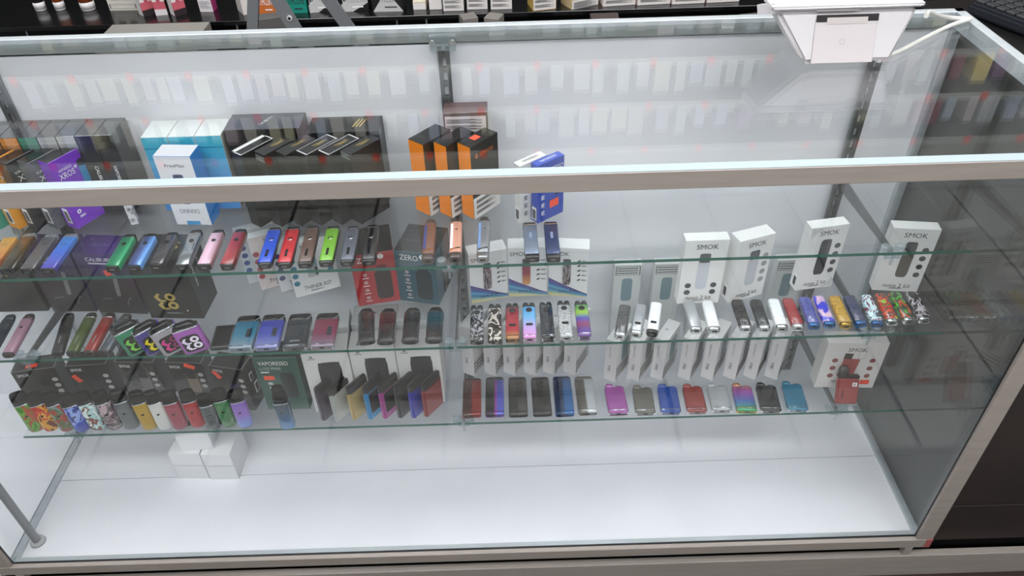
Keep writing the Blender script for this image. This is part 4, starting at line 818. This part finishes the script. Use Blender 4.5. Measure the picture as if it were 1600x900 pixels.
def sbox(label, u0, v0, u1, v1, d, h, mats, group='cartons on the wall shelf'):
    return carton(label, (u0, v0), (u1, v1), d, 1, mats, group, h=h, z=SZ)
c = sbox('cream display carton beside the juice bottles', 172, 17, 217, 16.5, .07, .10, {'all': M('#cfc9bf', .5)}); K(c, 'front', (c[1]/2, .012), (c[1]*.9, .012), 'frame', INK, 'notice_frame'); K(c, 'front', (c[1]*.3, .035), (.02, .012), 'rect', INK, 'display_slot'); K(c, 'front', (c[1]*.7, .035), (.02, .012), 'rect', INK, 'display_slot')
for k, (u, v, s, lab) in enumerate(((225, 26.5, 1, 'turned left'), (244, 24.5, 0, 'facing front'), (274, 26, 1, 'turned right'))):
    c = sbox(f'pink and white juice carton {lab} on the wall shelf', u, v, u+19, v-1.5-4*s, .028, .09, {'all': M('#3a2328', .4), 'front': M('#c8606c', .4), 'left': M('#dcd6d4', .5)}, 'pink and white juice cartons')
    K(c, 'front', (c[1]/2, .062), (c[1]*.98, .052), 'rect', M('#dcd4d2', .5), 'white_panel'); K(c, 'front', (c[1]/2, .055), (c[1]*.3, .04), 'rect', M('#b85064', .5), 'pink_stripe', 0, .0004); K(c, 'front', (c[1]/2, .008), (c[1]*.98, .016), 'rect', M('#2e2326', .5) if s else M('#dcd6d6', .5), 'foot_band', 0, .0004)
c = sbox('white carton with magenta side on the wall shelf', 313, 19, 334, 19, .03, .09, {'all': M('#a83a70', .4), 'front': M('#dcd4d4', .5)}); K(c, 'front', (c[1]/2, .02), (c[1]*.8, .018), 'lines', GREYINK, 'fine_print')
lit = [('white-sided orange carton', 381, 24, 403, 19, '#d8d2cc', None), ('orange carton with white jagged wordmark', 405, 22.5, 433, 22, '#c86a2c', WHITEINK), ('teal carton with dark jagged wordmark', 449, 21, 481, 20.5, '#1c8a78', INK), ('black carton with white flame foot', 484, 20, 519, 18, '#1a1a1b', WHITEINK), ('black carton with white jagged wordmark', 535, 18.5, 577, 17, '#1a1a1b', WHITEINK), ('black carton with large pale triangle', 583, 18.5, 631, 17.5, '#1a1a1b', INK)]
for k, (nm, u0, v0, u1, v1, h_, ink) in enumerate(lit):
    c = sbox(f'{nm} on the wall shelf', u0, v0, u1, v1, .05, .09, {'all': M(h_, .4)}); w_ = c[1]
    if k >= 3: K(c, 'front', (w_*.5, .028), (w_*.98, .056), 'tri' if k == 5 else 'diamond', M('#c4c2c0', .5), 'pale_flash')
    if ink: T(c, 'front', (w_*.5, .034), (w_*.86, .020), 'LITHCLINE', ink if k != 5 else INK); K(c, 'front', (w_*.6, .012), (w_*.4, .003), 'rect', ink, 'fine_print', 0, .0004)
for k, (u0, v0, u1, v1, h_, hh) in enumerate(((646, 15.5, 666, 15, '#d8cdb8', .022), (671, 15.5, 691, 15, '#d6d0cc', .05), (693, 18, 725, 17, '#dad6d2', .08), (730, 15.5, 762, 14.5, '#dad4d2', .08), (767, 15.5, 800, 14.5, '#dad6d2', .08), (833, 18, 869, 14, '#c9a85c', .08), (893, 15.5, 935, 7, '#c8b48c', .03), (942, 11, 993, 7.5, '#e0d0cc', .05), (996, 9, 1047, 6, '#e0d0cc', .05), (1050, 7.5, 1101, 5, '#e0d2ce', .05), (1104, 5, 1155, 2.5, '#e0d0cc', .05))):
    nm = ['flat cream', 'small pinkish', 'white notice, orange-tagged,', 'white notice, second,', 'white notice, third,', 'gold and white', 'tan flat turned', 'pink-rimmed first', 'pink-rimmed second', 'pink-rimmed third', 'pink-rimmed last'][k]
    c = sbox(f'{nm} carton on the wall shelf behind the case', u0, v0, u1, v1, .06, hh, {'all': M(h_, .5)}); w_ = c[1]
    K(c, 'front', (w_*.5, min(.022, hh*.4)), (w_*.96, min(.04, hh*.75)), 'rect', M('#e2dcd8', .5), 'notice_panel')
    if k > 1:
        for q in range(2): K(c, 'front', (w_*.48, .012+.013*q if hh > .04 else .006+.008*q), (w_*.8, .007), 'lines', INK, 'fine_print', 0, .0004)
    if k in (2, 4, 5): sticker(c, 'front', (w_*.7, .045), (.014, .012))
c = carton('flat pale carton lying low behind the rear rail at left', (128, 49), (238, 49), .13, 1, {'all': M('#8f8b84', .5)}, 'spare cartons on the low shelf', h=.210, z=.40, w=.25); c[0].location = (-.90, 1.04, .40); c[0].rotation_euler = (0, 0, 0); K(c, 'front', (.125, .198), (.25, .003), 'rect', M('#b8b4ae', .5), 'tape_edge')
for k, (u, lab, h_, rz) in enumerate(((732, 'grey carton turned left', '#77726d', .3), (772, 'grey carton turned right', '#7d7872', -.35), (945, 'brown carton with red line', '#4a403c', 0), (850, 'slate flat carton', '#4e4c58', 0), (1180, 'grey carton by the printer', '#57524e', .2), (420, 'grey carton between the ladder legs', '#5a5856', .3))):
    p = aty(u, 34, 1.12)
    bm = bmesh.new(); hh = p.z-.40+(.012 if u != 850 else -.01); hx = .020 if u in (732, 772) else .035; add_box(bm, (-hx, -.02, 0), (hx, .02, hh)); bmesh.ops.bevel(bm, geom=bm.edges[:], offset=.001, segments=1, affect='EDGES')
    o = obj('carton', bm, M(h_, .6)); o.location = (p.x, 1.13, .40); o.rotation_euler = (0, 0, rz); tag(o, f'{lab} low behind the rear rail', 'box', 'spare cartons on the low shelf')
    decal(o, (Vector((-hx, -.02, 0)), X, Z), (hx, hh-.03), (hx*1.7, .002), unit('rect'), M('#8a4a44', .5) if u == 945 else M('#a09a94', .5), 'tape')
lad = tag(empty('step_ladder', (-.40, .80, FLOOR)), 'grey metal folding ladder standing behind the glass case', 'ladder')
GRY = M('#85878a', .4, .4)
def lp(u, v, y): p = aty(u, v, y); return Vector((p.x+.40, p.y-.80, p.z-FLOOR))
def ext(a, b, z0, z1): d = (b-a)/(b.z-a.z); return a+d*(z0-a.z), a+d*(z1-a.z)
for (ua, ub, y, w_) in ((396, 395, .80, .022), (434, 461, .78, .026), (514, 546, .86, .026)):
    a, b = lp(ua, 0, y), lp(ub, 45, y); p0, p1 = ext(a, b, 0.0, 1.06)
    bm = bmesh.new(); bar(bm, p0, p1, w_, .012, (0, 1, 0)); leg = obj('leg', bm, GRY, lad)
bm = bmesh.new(); rp = lp(452, 29, .771); cyl(bm, (rp.x, rp.y, rp.z), .0055, .004, 14, 'y'); rv = obj('rivet', bm, M('#e8e8e8', .3, .4), lad); bm = bmesh.new(); cyl(bm, (rp.x, rp.y-.001, rp.z), .003, .002, 12, 'y'); obj('rivet_centre', bm, BLACK, rv)
bm = bmesh.new(); bar(bm, (-.02, 0.0, .35), (.20, 0.02, .35), .03, .02); obj('rung', bm, GRY, lad)
# higher wall shelves with rows of products: seen as reflections in the glass top
for zi, (z, lab) in enumerate(((1.10, 'lowest'), (1.275, 'second'), (1.41, 'third'), (1.555, 'highest'))):
    s_ = tag(empty('product_shelf', (0, 1.28, z)), f'pale wall shelf with orange price tags above the black shelf, {lab} of four', 'shelf', 'pale wall shelves')
    boxobj('board', (-1.7, 0, -.014), (2.3, .20, 0), M('#c8c8be', .4), s_)
    for k in range(24):
        bm = bmesh.new(); cyl(bm, (-1.62+.165*k, -.003, -.007), .012, .003, 12, 'y'); obj('price_tag', bm, ORANGE_TAG, s_)
pal = ['#b4b6ba', '#a8acb4', '#b8b4a8', '#98a4b4', '#bcb898', '#a8b4a8', '#b4a4a8', '#8a3a4a', '#b8504a', '#5a7a6a', '#e8d070', '#7a4a7a', '#dcdcdc']
bm = bmesh.new(); add_box(bm, (-.5, 0, 0), (.5, 1, 1)); bmesh.ops.bevel(bm, geom=bm.edges[:], offset=.02, segments=1, affect='EDGES'); prod_me = mesh_of(bm, 'product_pack'); prod_me.materials.append(WHITE)
for zi, z in enumerate((1.10, 1.275, 1.41)):
    x = -1.6
    while x < 2.2:
        w_ = random.choice((.028, .036, .045, .032)); h_ = random.uniform(.075, .1)
        col = random.choice(pal[:7]) if (x < .7 or random.random() < .35) else random.choice(pal)
        o = obj('product_pack', prod_me, M(col, .5)); o.scale = (w_, .06, h_); o.location = (x+w_/2, 1.30, z)
        tag(o, 'small upright product pack on the pale wall shelves', 'box', 'packs on the pale wall shelves'); x += w_+random.uniform(.006, .04)
